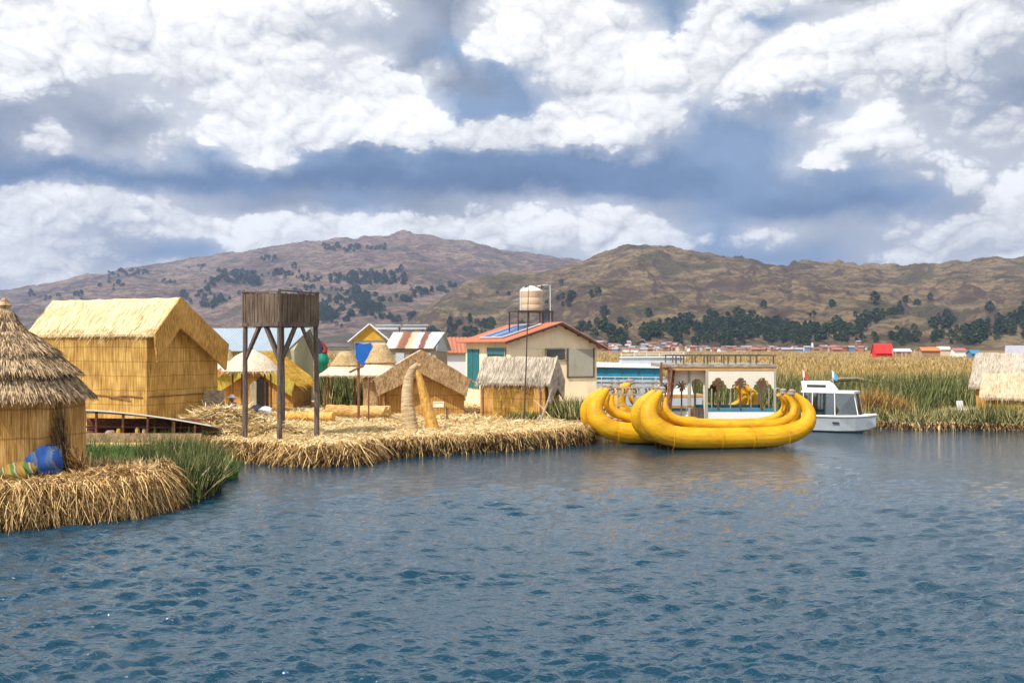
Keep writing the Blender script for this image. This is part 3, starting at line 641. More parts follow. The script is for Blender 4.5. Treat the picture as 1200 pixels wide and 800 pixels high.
ho = gable_hut('reed_hut', (X(313,56), 56.0, .6), R(84), 4.0, 2.25, 2.15, 1.35, 1.55, 3.1, MT['mat_orange'], MT['mat_yellow'], MT['mat_olive'],
    'olive yellow reed hut with an open dark doorway', ov=(.35,.2), fd=.95, ends=(-1,), seed=6.)
MB().prism([(-.62,0),(.1,0),(.1,1.35),(-.25,1.72),(-.62,1.4)], -1.78, -1.64, 'x').build('doorway_shade', MT['dark'], ho)  # dark slab on the solid wall, interior shade put into its colour
MB().prism([(-.05,0),(.34,0),(.34,1.25),(.1,1.5),(-.05,1.45)], -1.80, -1.69, 'x').build('door_mat', MT['mat_greywall'], ho)
gable_hut('reed_hut', (29.4, 55.0, .3), R(-35), 7.0, 2.1, 1.8, 1.45, 1.8, 3.3, MT['mat_orange'], MT['roof_grey'], None,
    'taller grey-thatched hut with an orange gable on the far bank', ov=(.35,.3), jit=.05, t=.14, fn=500, seed=7.)
hr = gable_hut('reed_hut', (27.05, 50.5, .3), R(-31), 5.8, 1.6, 1.4, 1.08, 1.2, 2.28, MT['mat_yellow'], MT['roof_tan'], None,
    'low tan-thatched hut by the water in front of a taller one', ov=(.3,.2), jit=.04, t=.13, fn=400, seed=8.)
MB().prism([(-1.05,.15),(-.55,.15),(-.6,.75),(-1.1,.7)], -1.12, -1.02).build('doorway_shade', MT['dark'], hr)  # doorway shade as a dark slab; no hole is cut in the wall
sh = MB(); sh.tube([(-.9,-1.12,.8),(-.2,-1.13,.98),(.5,-1.12,.95)], .05, 6); sh.tube([(.3,-1.12,.1),(.25,-1.12,1.0)], .05, 6); sh.build('wall_pole', MT['wood_brown'], hr)
# small pale boat end and chair beside them
bt = empty('skiff', (26.0, 49.7, .25), R(8), 'small white and dark blue skiff lying in front of the low hut', 'boat')
MB().profile([(-.35,0),(.35,0),(.5,.42),(.42,.42),(.3,.1),(-.3,.1),(-.42,.42),(-.5,.42)], -1.2, 1.2, nx=8, sub=1, jit=.005).build('hull', MT['white_grey'], bt)
MB().b2(-1.1,1.1,-.34,.34,.30,.36).build('dark_cover', MT['cloth_dark'], bt)
ch = empty('plastic_chair', (X(1121,52), 51.2, .3), R(25), 'white plastic chair beside the right-bank huts', 'chair')
MB().b2(-.22,.22,-.22,.22,.40,.44).build('seat', MT['white'], ch); MB().box((0,.22,.66),(.44,.04,.42), tilt=('X',R(-10))).build('backrest', MT['white'], ch)
for a in (-.2,.2):
    for b in (-.2,.2): MB().bar((a,b,0),(a*.92,b*.92,.42),.04).build('leg', MT['white'], ch)

# round hut close to the camera: three thatch tiers on a matting wall
rh = empty('round_hut', (-13.0, 25.5, .80), 0, 'round reed hut with a tall tiered cone of weathered thatch', 'hut')
MB().lathe([(1.95,-.1),(1.93,.6),(1.92,1.3),(1.90,1.98),(1.6,2.05)], 72, wob=.004).build('wall', MT['mat_orange'], rh, smooth=True)
tiers = [[(2.10,1.88),(2.12,1.96),(1.64,2.58),(1.36,2.74),(1.2,2.75),(1.2,1.95)], [(1.76,2.56),(1.78,2.66),(1.24,3.18),(.96,3.34),(.8,3.35),(.8,2.6)],
         [(1.24,3.14),(1.27,3.24),(.85,3.60),(.55,3.82),(.36,4.08),(.2,4.42),(.1,4.42),(.1,3.14)]]
tiers = [[(r_*.97, 1.96+(z_-1.96)*.865) for r_, z_ in pf] for pf in tiers]
for pf in tiers:
    t_ = MB().lathe(pf, 60, wob=.012).build('roof_tier', MT['thatch_brown'], rh, smooth=True)
    n = 5200; out = np.array(pf[1:-2]); sl = np.linalg.norm(np.diff(out, axis=0), axis=1); cu = np.concatenate([[0], np.cumsum(sl)])
    s = rng.uniform(0, cu[-1], n)**1.0; s[:1700] *= .12; rr_ = np.interp(s, cu, out[:,0])+.015; zz_ = np.interp(s, cu, out[:,1])+.015; th = rng.uniform(0, 6.283, n)
    k = np.clip(np.searchsorted(cu, s)-1, 0, len(sl)-1); dr = -(out[k+1]-out[k]); dr = dr/np.linalg.norm(dr, axis=1, keepdims=True)
    P = np.stack([rr_*np.cos(th), rr_*np.sin(th), zz_], 1); Dr = np.stack([dr[:,0]*np.cos(th), dr[:,0]*np.sin(th), dr[:,1]], 1)+rng.normal(0,.09,(n,3))
    up = np.stack([np.cos(th), np.sin(th), 0*th+.6], 1)
    blades('thatch_straw', MT['thatch_brown'], [ribbons(P, Dr, rng.uniform(.10,.30,n), rng.uniform(.012,.028,n), .10, 2, .5, side=unit(np.cross(Dr, up+rng.normal(0,.35,(n,3)))), curve=.06)], t_)
MB().lathe([(.10,3.95),(.19,4.06),(.13,4.15),(.17,4.23),(.1,4.36),(.03,4.42)], 12, wob=.05).build('finial', MT['thatch_brown'], rh)

# umbrellas: cone of pale thatch on posts
def umbrella(loc, r, ze, za, posts, label, cap=None, group='thatched umbrellas on the island', wall=None, pm='wood_brown'):
    u = empty('thatched_umbrella', loc, random.uniform(0, 1), label, 'thatched umbrella', group)
    k = za-ze; zt = za if cap is None else ze+k*.42; rt = .06 if cap is None else cap
    MB().lathe([(r*.96,ze-.06),(r,ze),(r*.80,ze+(zt-ze)*.34),(r*.5+rt*.3,ze+(zt-ze)*.68),(rt,zt),(rt*.5,zt-.02),(r*.5,ze+(zt-ze)*.5),(r*.9,ze-.04)], 40, wob=.012, sc=.035).build('thatch_cone', MT['cone_pale'], u, smooth=True)
    n = 1500; th = rng.uniform(0, 6.283, n); q = rng.uniform(.3, 1, n)**.6
    P = np.stack([q*r*np.cos(th), q*r*np.sin(th), ze+(zt-ze)*(1-q)*1.02+.03], 1); Dr = np.stack([np.cos(th), np.sin(th), 0*th-(zt-ze)/r*1.1], 1)
    blades('thatch_straw', MT['cone_pale'], [ribbons(P, Dr, rng.uniform(.12,.32,n), .022, .2, 2, .5, curve=.05)], u)
    if cap is not None:
        MB().lathe([(cap*1.25,zt-.05),(cap*1.27,zt),(cap*1.08,zt+k*.12),(cap*.98,zt+k*.2),(cap*.95,zt+k*.22),(cap*.78,zt+k*.38),(cap*.72,zt+k*.42),(cap*.5,zt+k*.58),(cap*.1,zt+k*.59)], 30, wob=.01).build('woven_cap', MT['cone_brown'], u, smooth=False)
    else: MB().lathe([(.05,za-.05),(.13,za+.02),(.07,za+.10),(.1,za+.16),(.03,za+.2)], 10).build('finial', MT['cone_brown'], u)
    for (x, y) in posts: MB().tube([(x, y, -.1), (x*1.02, y, ze*.5), (x*.98, y*.98, ze+.1)], .045, 8, wob=.06).build('post', MT[pm], u)
    if wall: wall(u)
    return u
umbrella((X(294,51), 51, .6), 1.42, 2.12, 3.25, [(-1.0,.2),(.15,-.9),(.8,-.6),(.2,.95)], 'pale thatched umbrella with a knobbed top behind the wooden tower')
umbrella((X(266,55), 55, .6), 1.3, 2.15, 3.2, [(-.8,.2),(.8,-.2)], 'pale thatched umbrella half hidden by the golden hall', cap=.35)
umbrella((X(405,51.5), 51.5, .6), 1.38, 1.9, 3.1, [(-1.05,-.1),(-.9,.3),(1.0,-.2),(.4,.9)], 'wide flat thatched umbrella with woven cap over green reeds', cap=.62)
def wl(u): MB().lathe([(.93,-.05),(.9,.8),(.92,1.75),(.7,1.9)], 30, c=(.25,.2,0), wob=.01).build('matting_wall', MT['mat_brown'], u, smooth=True)
umbrella((X(446,49.5), 49.5, .6), 1.22, 1.95, 3.45, [(-.75,-.6),(-.5,-.85)], 'thatched umbrella with a tall woven cap over a brown matting wall', cap=.62, wall=wl)

# ================================================================== wooden lookout / tank tower
tw = empty('wooden_tower', (X(329,36.8), 36.8, .55), R(56), 'tall open wooden tower with a boarded dark box on four legs', 'tower')
hs = .91
legs = [(-hs,-hs),(hs,-hs),(-hs,hs),(hs,hs)]; zb = 4.22
for (x, y) in legs:
    MB().tube([(x*1.01, y*1.01, -.35),(x+.03, y, 1.2),(x, y-.02, 2.8),(x*.98, y*.98, zb+.1)], [.105,.1,.09,.085], 9, wob=.05).build('leg', MT['wood_dark'], tw, smooth=True)
for (a, b) in ((0,1),(1,3),(3,2),(2,0)):
    A, B = legs[a], legs[b]
    for (P_, Q_) in ((A,B),(B,A)):
        m0 = [P_[i]+(Q_[i]-P_[i])*.42 for i in (0,1)]
        MB().bar((P_[0],P_[1],zb-1.35),(m0[0],m0[1],zb-.02),.085,.1).build('brace', MT['wood_dark'], tw)
    MB().bar((A[0]*1.04,A[1]*1.04,zb),(B[0]*1.04,B[1]*1.04,zb),.12,.14).build('beam', MT['wood_dark'], tw)
bx = []
for (a, b) in ((0,1),(1,3),(3,2),(2,0)):
    A, B = Vector((*legs[a],0))*1.06, Vector((*legs[b],0))*1.06; d = (B-A).normalized(); nrm = Vector((d.y,-d.x,0)); mb = MB(); L_ = (B-A).length; k = 0; u0 = 0
    while u0 < L_-.02:
        wd = random.uniform(.05,.1); u1 = min(L_, u0+wd); c = A+d*(u0+u1)/2+nrm*random.uniform(0,.025)
        lo, hi = zb+.05+random.uniform(-.06,.03), zb+1.12+random.uniform(-.04,.04)
        mb.box((c.x,c.y,(lo+hi)/2), (u1-u0-.004, .03, hi-lo), rz=math.atan2(d.y,d.x)); u0 = u1
    mb.build('cladding', MT['wood_box'], tw)
    MB().bar(A+nrm*.03+Vector((0,0,zb+1.2)), B+nrm*.03+Vector((0,0,zb+1.2+random.uniform(-.05,.05))), .045).build('top_rail', MT['wood_dark'], tw)
for (x, y) in legs: MB().bar((x*1.03,y*1.03,zb),(x*1.03,y*1.03,zb+1.25),.06).build('corner_post', MT['wood_dark'], tw)
MB().b2(-hs,hs,-hs,hs,zb+.06,zb+.12).build('floor_boards', MT['wood_dark'], tw)

# ================================================================== low open stall on the channel
st = empty('covered_stall', (X(170,37.3), 37.3, .0), R(-2), 'low open wooden stall with a sagging sheet roof by the green channel', 'stall')
n_ = 12; rf = []
prf = [(-2.55+5.3*i/n_, 1.63-.58*(i/n_)**1.7) for i in range(n_+1)]
for i in range(n_):
    pass
mb = MB(); vs = []
for (x, z) in prf: vs += [(x,-.75,z),(x,.75,z-.22),(x,.75,z-.18),(x,-.75,z+.05)]
mb.add(vs, [(i*4+k,(i+1)*4+k,(i+1)*4+(k+1)%4,i*4+(k+1)%4) for i in range(n_) for k in range(4)]+[(0,1,2,3),tuple(n_*4+k for k in range(4))[::-1]])
mb.build('sheet_roof', MT['panel_cream'], st)
MB().box((-.05,-.72,.62),(4.9,.07,.34)).build('front_plank', MT['mat_brown'], st, label='long brown plank along the bottom of the stall')
MB().b2(-2.5,2.4,-.68,.7,.5,.56).build('floor', MT['wood_red'], st); MB().box((-.05,.72,.85),(5.0,.05,.75)).build('back_wall', MT['wood_red'], st)
MB().b2(-2.5,2.2,.0,.6,.92,.97).build('shelf', MT['wood_brown'], st)
for x in (-2.3,-1.55,-.55,.35,1.35,2.1):
    z = np.interp(x, [p[0] for p in prf], [p[1] for p in prf]); MB().bar((x,-.66,.45),(x+random.uniform(-.05,.05),-.66,z+.02),.075).build('post', MT['wood_red'], st)
for i, (x, wd_, hh, mt) in enumerate([(-1.9,.35,.28,'wood_red'),(-1.15,.4,.3,'wood_grey'),(-.85,.2,.36,'mat_yellow'),(-.15,.18,.42,'roll'),(.1,.16,.36,'roll_pale'),(.75,.4,.2,'wood_red'),(1.75,.3,.22,'roll_pale')]):
    o = MB().lathe([(wd_*.4,0),(wd_*.5,hh*.2),(wd_*.46,hh*.8),(wd_*.3,hh)], 12, wob=.06).build('stored_sack', MT[mt], None, smooth=True); o.location = (st.location.x+x, st.location.y-.35, .565)
    tag(o, ['dark red sack at the hut end of the stall','wide grey sack on the stall floor','narrow yellow sack on the stall floor','upright golden bundle in the stall','upright pale bundle in the stall','low dark red sack in the stall middle','small pale sack at the straw end of the stall'][i], 'sack', 'sacks kept inside the stall')

# ================================================================== reed arch, rolls, table, bundles
ar = empty('reed_arch', (X(493,40), 40.0, .55), 0, 'tall arch of two tapering reed horns meeting at a hooked tip', 'reed arch')
k_ = 40/F; q = lambda px, py_: ((px-493)*k_, 0, (505-py_)*k_+.0)
def horn(pts, rad, dy, rib=.04):
    P = [(q(a,b)[0], dy*(1-i/(len(pts)-1)), q(a,b)[2]) for i, (a, b) in enumerate(pts)]
    P = np.array(P); t = np.linspace(0, 1, len(P)); tt = np.linspace(0, 1, 44)
    PP = [(np.interp(s, t, P[:,0]), np.interp(s, t, P[:,1]), np.interp(s, t, P[:,2])) for s in tt]; rr_ = [np.interp(s, t, rad)*(1+rib*(i%2)) for i, s in enumerate(tt)]
    return MB().tube(PP, rr_, 16, wob=.015)
horn([(482,507),(480,492),(478,475),(477.5,458),(479,443),(483,432),(488,427),(492,428)], [.33,.30,.26,.22,.185,.14,.10,.08], -.15).build('horn', MT['roll_pale'], ar, label='pale ribbed reed horn')
horn([(508,506),(505,494),(501,480),(497,464),(493,448),(489,435),(485,429)], [.27,.25,.22,.19,.15,.12,.09], .12, .008).build('horn', MT['roll_orange'], ar, label='smooth orange reed horn')
def roll(a, b, r, mat, label):
    a, b = Vector(a), Vector(b); c = (a+b)/2; N = 18
    o = MB().tube([(a+(b-a)*i/N)-c+Vector((0,0,random.uniform(-.01,.01))) for i in range(N+1)], [r*(1+.04*math.sin(i*1.9)) for i in range(N+1)], 16, wob=.03).build('reed_roll', MT[mat], None, smooth=True)
    o.location = c; return tag(o, label, 'reed roll', 'reed rolls lying on the island')
roll(PIX(334,45,.83), PIX(391,44.4,.84), .21, 'roll_orange', 'slim orange reed roll lying beside the tower legs')
roll(PIX(383,46.8,.93), PIX(457,46.4,.9), .30, 'roll', 'thick tan reed roll lying under the umbrellas')
tb = empty('small_table', (X(515,45.5), 45.5, .6), .2, 'small table with a yellow green cloth behind the reed arch', 'table')
MB().b2(-.42,.42,-.25,.25,.56,.60).build('tabletop', MT['cloth_green'], tb)
for a in (-.36,.36):
    for b in (-.2,.2): MB().bar((a,b,0),(a,b,.57),.04).build('leg', MT['wood_dark'], tb)
o = MB().b2(-.24,.24,-.14,.14,0,.2).b2(-.26,.26,-.16,.16,.2,.24).build('cardboard_box', MT['tank_lid']); o.location = (X(514,45.5), 45.5, 1.202); tag(o, 'small cream box standing on the green table', 'box')
# post with a crosspiece, thin sticks
def stick(name, pts, r, mat, label, cat, grp=None):
    c = Vector(pts[0]); o = MB().tube([Vector(p)-c for p in pts], r, 8, wob=.05).build(name, MT[mat], None, smooth=True); o.location = c; return tag(o, label, cat, grp)
cp = empty('cross_post', PIX(420,45,.55), 0, 'brown wooden post with a short crosspiece near the tan roll', 'post')
MB().tube([(0,0,-.1),(.02,0,1.3),(0,0,2.75)], .06, 8, wob=.05).build('upright', MT['wood_brown'], cp); MB().tube([(-.4,-.05,2.25),(0,-.06,2.45),(.25,-.05,2.55)], .05, 8).build('crosspiece', MT['wood_brown'], cp)
stick('wooden_stake', [PIX(432,44.5,.5), PIX(432,44.5,2.6)], .035, 'wood_brown', 'thin stake between the cross post and the matting wall', 'stake')
stick('leaning_pole', [PIX(99,25.9,.7), PIX(97,26,2.3), PIX(96,26,2.85)], .03, 'wood_grey', 'thin grey pole leaning up beside the round hut', 'pole')
stick('short_stake', [PIX(104,25.8,.7), PIX(106,25.8,1.25)], .03, 'straw', 'short straw stake beside the grey leaning pole', 'stake')
stick('antenna_mast', [PIX(614,44.3,.5), PIX(617,44.4,3.6), PIX(619.5,44.5,6.75)], [.035,.03,.012], 'steel', 'very thin antenna mast standing before the low grey hut', 'antenna')
oar = empty('mooring_frame', PIX(634,43.5,.58), 0, 'grey pole leaning on the bank next to the low grey hut', 'pole')
MB().tube([(-.1,0,0),(.22,.1,.75),(.5,.2,1.55)], [.05,.045,.035], 8).build('pole', MT['wood_grey'], oar); MB().tube([(-.25,.1,.0),(-.05,0,.35)], .035, 7).tube([(.12,-.1,.0),(-.05,.05,.4)], .035, 7).tube([(-.2,0,.12),(2.2,.2,.14)], .02, 6).build('mooring_line', MT['rope'], oar)
def lump(name, loc, dims, mat, label, cat, rz=0., sag=.85):
    mb = MB(); n, m_ = 22, 14; vs = []; fs = []
    for i in range(m_+1):
        ph = math.pi*i/m_
        for k in range(n):
            th = 2*math.pi*k/n; v = Vector((math.cos(th)*math.sin(ph), math.sin(th)*math.sin(ph), math.cos(ph)))
            s = 1+.30*float(vn(v.x*1.6+3+dims[0], v.y*1.6, v.z*1.6))*2+.16*float(vn(v.x*5+3, v.y*5, v.z*5))+.05*math.sin(th*4+ph*5)
            vs.append((v.x*dims[0]/2*s, v.y*dims[1]/2*s, max(v.z, -.75)*dims[2]/2/sag*s*.9+dims[2]*.42))
    fs = [(i*n+k,i*n+(k+1)%n,(i+1)*n+(k+1)%n,(i+1)*n+k) for i in range(m_) for k in range(n)]
    o = mb.add(vs, fs).build(name, mat, None, smooth=True); o.location = loc; o.rotation_euler = (0,0,rz); return tag(o, label, cat)
lump('cloth_bundle', PIX(54.5,24.2,.80), (.86,.7,.86), MT['cloth_blue'], 'bulging blue striped cloth bundle against the round hut', 'bundle', .2)
lump('cloth_bundle', PIX(21,23.5,.80), (.80,.6,.50), MT['cloth_green'], 'low green and yellow striped cloth bundle against the round hut', 'bundle', -.3)
n = 420; a = rng.uniform(-.9,.9,n)
o = blades('reed_broom', MT['straw'], [ribbons(np.array([X(92,24.6),24.6,.95])+rng.normal(0,.05,(n,3)), np.stack([-.55+.8*np.sin(a), rng.normal(-.1,.35,n), .25+.9*np.cos(a)*rng.uniform(.2,1,n)], 1), rng.uniform(.35,.62,n), .022, .15, 2, .5)]); tag(o, 'frayed brown fan of cut reeds beside the blue bundle', 'reed bundle')
n = 260
o = blades('reed_sheaf', MT['straw_wet'], [ribbons(np.array([X(85,24.7),24.35,1.0])+rng.normal(0,.05,(n,3)), np.stack([-.32+rng.normal(0,.10,n), .25+rng.normal(0,.05,n), np.ones(n)], 1), rng.uniform(1.3,2.1,n), .012, .02, 3, .3, curve=.06)]); tag(o, 'loose dark sheaf of long reeds leaning on the round hut', 'reed bundle')
for (pp, rr_, mt, lb) in ((PIX(300,49.5,.62), .32, 'cloth_dark', 'dark cloth pile beside the seated person'), (PIX(311,48.8,.62), .3, 'white', 'pale bag on the ground under the umbrella'), (PIX(245,45,.7), .4, 'wood_grey', 'grey sack at the foot of the golden hall')):
    lump('sack', pp, (rr_*2.0,rr_*1.4,rr_*1.5), MT[mt], lb, 'sack')
o = MB().profile([(-.05,0),(.05,0),(-.35,1.25),(-.42,1.22)], -.5, .4, nx=8, sub=4, jit=.02).build('leaning_board', MT['wood_grey']); o.location = PIX(252,45.8,.7); o.rotation_euler = (0,0,R(20)); tag(o, 'grey matting board leaning on the hall corner', 'board')
# seated person
def person():
    r = empty('person', PIX(273,47.2,.72), R(-25), 'person in white sun hat and dark clothes sitting by the tower leg', 'person')
    J = {'pel': (0,0,.14,.16), 'belly': (0,.0,.32,.15), 'chest': (0,-.03,.50,.16), 'neck': (0,-.04,.62,.055), 'h1': (0,-.06,.70,.08), 'h2': (0,-.07,.80,.085),
         'sl': (-.17,-.03,.56,.06), 'el': (-.23,-.12,.36,.045), 'wl': (-.10,-.28,.30,.032), 'hl': (-.05,-.34,.29,.035), 'sr': (.17,-.03,.56,.06), 'er': (.23,-.12,.36,.045), 'wr': (.10,-.28,.30,.032), 'hr': (.05,-.34,.29,.035),
         'kl': (-.22,-.36,.26,.075), 'al': (-.10,-.58,.08,.045), 'tl': (-.10,-.70,.06,.04), 'kr': (.24,-.34,.24,.075), 'ar': (.06,-.52,.07,.045), 'tr': (.02,-.64,.05,.04), 'pl': (-.1,-.05,.13,.10), 'pr': (.1,-.05,.13,.10)}
    E = [('pel','belly'),('belly','chest'),('chest','neck'),('neck','h1'),('h1','h2'),('chest','sl'),('sl','el'),('el','wl'),('wl','hl'),('chest','sr'),('sr','er'),('er','wr'),('wr','hr'),('pel','pl'),('pl','kl'),('kl','al'),('al','tl'),('pel','pr'),('pr','kr'),('kr','ar'),('ar','tr')]
    ks = list(J); me = bpy.data.meshes.new('body'); me.from_pydata([J[k][:3] for k in ks], [(ks.index(a), ks.index(b)) for a, b in E], []); me.materials.append(MT['cloth_dark'])
    o = bpy.data.objects.new('body', me); C.objects.link(o); o.parent = r
    o.modifiers.new('skin', 'SKIN'); o.modifiers.new('sub', 'SUBSURF').render_levels = 2
    for i, k in enumerate(ks): me.skin_vertices[0].data[i].radius = (J[k][3], J[k][3])
    me.skin_vertices[0].data[0].use_root = True
    MB().lathe([(.085,-.12),(.1,-.02),(.097,.06),(.06,.11)], 16, c=(0,-.085,.78)).tube([(0,-.17,.76),(0,-.20,.74)], [.02,.012], 6).build('face', MT['skin'], r, smooth=True)
    MB().lathe([(.24,.0),(.235,.02),(.12,.04),(.11,.12),(.04,.15)], 20, c=(0,-.07,.83)).build('hat', MT['white'], r, smooth=True)
    MB().lathe([(.19,0),(.20,.12),(.17,.3),(.1,.36)], 16, c=(0,-.02,.26)).build('pale_shawl', MT['white_grey'], r, smooth=True)
person()

# ================================================================== buildings behind the huts
def slab_roof(mb, P, t=.05, corr=0, amp=.02):
    """P: four corners (eave a, eave b, ridge b, ridge a); corrugated across the a-b direction"""
    a, b, c, d = [Vector(p) for p in P]; n = corr*4 if corr else 1; nr = (b-a).cross(d-a).normalized()
    if nr.z < 0: nr = -nr
    vs = []
    for i in range(n+1):
        s = i/n; o = nr*(amp*math.sin(i*math.pi/2)) if corr else nr*0
        for e in (0, t):
            vs += [a.lerp(b, s)+o+nr*e, d.lerp(c, s)+o+nr*e]
    fs = []
    for i in range(n):
        k = i*4; fs += [(k,k+1,k+5,k+4),(k+2,k+6,k+7,k+3),(k,k+4,k+6,k+2),(k+1,k+3,k+7,k+5)]
    fs += [(0,2,3,1),(n*4,n*4+1,n*4+3,n*4+2)]
    return mb.add(vs, fs)
# cream house: local x along the gable front, y back from it; origin at the corner nearest the lake
hs_ = empty('cream_house', (X(598,52), 52.0, .45), R(20), 'cream house with red corrugated roof and teal door', 'house')
GW, GL, ze, za = 4.95, 7.8, 3.83, 4.72
xm = 2.75
MB().prism([(0,0),(GW,0),(GW,ze-.25),(xm,za-.06),(0,ze+.0)], 0, GL).build('wall', MT['cream'], hs_)
ov = .45
zs = lambda x: (ze+(za-ze)*x/xm) if x < xm else (za+(ze-.25-za)*(x-xm)/(GW-xm))
for (xa, nm) in ((-ov,'a'),(GW+ov,'b')):
    rm = MB(); slab_roof(rm, [(xa,-ov,zs(xa)+.05),(xa,GL+ov,zs(xa)+.05),(xm,GL+ov,za+.05),(xm,-ov,za+.05)], .03, 30, .035)
    rm.build('roof', MT['roof_red'], hs_)
MB().bar((-ov,-ov-.012,zs(-ov)+.0),(xm,-ov-.012,za+.0),.03,.11).bar((GW+ov,-ov-.012,zs(GW+ov)),(xm,-ov-.012,za),.03,.11).build('fascia', MT['steel'], hs_)
MB().b2(.02,GW+.03,-.04,.0-.002,ze-.45,ze-.37).build('wall_band', MT['panel_cream'], hs_)
# left side wall (x = 0): door far end, windows
dr = MB().b2(-.05,.0-.003,5.2,7.35,1.1,3.35).build('door', MT['teal'], hs_); MB().bar((-.07,6.3,1.1),(-.07,6.3,3.33),.05).build('door_stile', MT['blue_strip'], dr)
wn = MB().b2(-.05,-.003,.75,3.5,2.62,3.42).build('window', MT['dark_glass'], hs_); MB().b2(-.10,-.052,.70,3.55,3.08,3.44).build('shutter', MT['teal'], wn); MB().b2(-.09,-.051,.62,.74,2.55,3.46).b2(-.09,-.051,3.5,3.62,2.55,3.46).b2(-.09,-.051,.62,3.62,2.50,2.60).build('frame', MT['grey_panel'], wn)
wn = MB().b2(2.02,3.08,-.05,-.003,2.82,3.36).build('window', MT['dark_glass'], hs_); MB().b2(1.95,2.02,-.08,-.003,2.76,3.42).b2(3.08,3.15,-.08,-.003,2.76,3.42).b2(2.02,3.08,-.08,-.003,2.75,2.815).b2(2.02,3.08,-.08,-.003,3.365,3.43).build('frame', MT['wood_grey'], wn)
MB().b2(3.28,4.72,-.05,-.003,1.92,3.36).build('boarded_window', MT['grey_panel'], hs_); MB().b2(3.2,3.27,-.07,-.003,1.86,3.42).b2(4.73,4.8,-.07,-.003,1.86,3.42).b2(3.2,4.8,-.07,-.051,1.84,1.91).build('window_frame', MT['wood_dark'], hs_)
for i in range(7): MB().b2(.3+i*.7,.36+i*.7,-ov+.03,-.01,zs(.33+i*.7)-.1,zs(.33+i*.7)-.02).build('rafter', MT['wood_dark'], hs_)
# solar panels on the left slope
sl = (za-ze)/xm
for i, y0 in enumerate((1.4, 3.35)):
    sp = empty('solar_panel', hs_.matrix_basis @ Vector((0,0,0)), R(20)); sp.location = (Matrix.Rotation(R(20), 4, 'Z') @ Vector((xm*.5-.25, y0+.85, 0)))+Vector(hs_.location); sp.location.z = .45+zs(xm*.5-.25)+.16
    sp.rotation_euler = Matrix.Rotation(R(20), 3, 'Z').to_4x4().to_euler(); sp.rotation_euler = (Matrix.Rotation(R(20), 3, 'Z') @ Matrix.Rotation(-math.atan(sl), 3, 'Y')).to_euler()
    tag(sp, ['large blue solar panel on the red roof beside the gable', 'large blue solar panel on the red roof, the one farther back'][i], 'solar panel', 'solar panels on the red roof')
    MB().b2(-1.15,1.15,-.9,.9,0,.03).build('cells', MT['solar'], sp)
    MB().b2(-1.2,1.2,-.96,-.9,-.01,.05).b2(-1.2,1.2,.9,.96,-.01,.05).b2(-1.2,-1.15,-.9,.9,-.01,.05).b2(1.15,1.2,-.9,.9,-.01,.05).build('frame', MT['pipe'], sp)
    MB().bar((-1.,-.8,-.25),(-1.,-.8,0),.04).bar((-1.,.8,-.25),(-1.,.8,0),.04).bar((1.,-.8,-.25),(1.,-.8,0),.04).bar((1.,.8,-.25),(1.,.8,0),.04).build('bracket', MT['steel'], sp)
# tank on its stand
ts = empty('tank_stand', (X(622,54.8), 54.8, 4.85), R(20), 'dark steel stand on the red roof under the tan tank', 'stand')
MB().b2(-1.05,1.05,-.75,.75,.98,1.06).build('platform', MT['steel'], ts)
for a in (-1.,1.):
    for b in (-.7,.7): MB().bar((a,b,-.1),(a,b,.98),.06).build('leg', MT['steel'], ts)
for a in (-.35,.3): MB().bar((a,-.6,-.05),(a,-.6,.98),.05).build('inner_leg', MT['steel'], ts)
tk = empty('water_tank', (X(623,54.8), 54.8, 5.91), 0, 'tan plastic water tank with a pale domed lid', 'tank')
MB().lathe([(.56,0),(.585,.04),(.585,.3),(.57,.33),(.585,.36),(.585,.68),(.57,.71),(.585,.74),(.585,1.05),(.55,1.08)], 36).build('drum', MT['tank'], tk, smooth=True)
MB().lathe([(.6,1.05),(.6,1.12),(.42,1.24),(.2,1.32),(.19,1.38),(.02,1.39)], 36).build('domed_lid', MT['tank_lid'], tk, smooth=True)
MB().tube([(-.62,0,0),(-.62,0,1.15),(-.4,0,1.32)], .028, 8).tube([(.3,0,1.36),(.65,0,1.42),(1.02,.1,1.42),(1.04,.1,-1.0)], .022, 8).build('pipe', MT['pipe'], tk)
MB().b2(.52,.6,-.05,.05,1.2,1.42).build('valve', MT['steel'], tk)

# long shed with blue-grey metal roof
sd = empty('metal_roof_shed', (X(300,62), 62.6, .4), R(-6), 'long shed with pale blue metal roof behind the tower', 'shed')
MB().prism([(-1.9,0),(1.9,0),(1.9,3.35),(0,4.55),(-1.9,3.35)], -4.6, 2.95, 'x').build('wall', MT['olive_wall'], sd)
for s in (-1,1):
    rm = MB(); slab_roof(rm, [(-5.0,s*2.2,3.25),(2.55,s*2.2,3.25),(3.35,0,4.66),(-5.0,0,4.66)] if s < 0 else [(-5.0,2.2,3.25),(3.3,2.2,3.25),(3.35,0,4.66),(-5.0,0,4.66)], .04, 46, .02); rm.build('roof', MT['metal_roof'], sd)
MB().b2(-4.5,1.9,-1.96,-1.91,.2,3.15).build('reed_cladding', MT['mat_orange'], sd, label='orange reed cladding on the lake side of the shed')
for k, x in enumerate((1.2,1.75,2.2)): MB().b2(x,x+.12,-2.02,-1.965,.2,3.2).build('batten', MT['wood_brown'], sd)
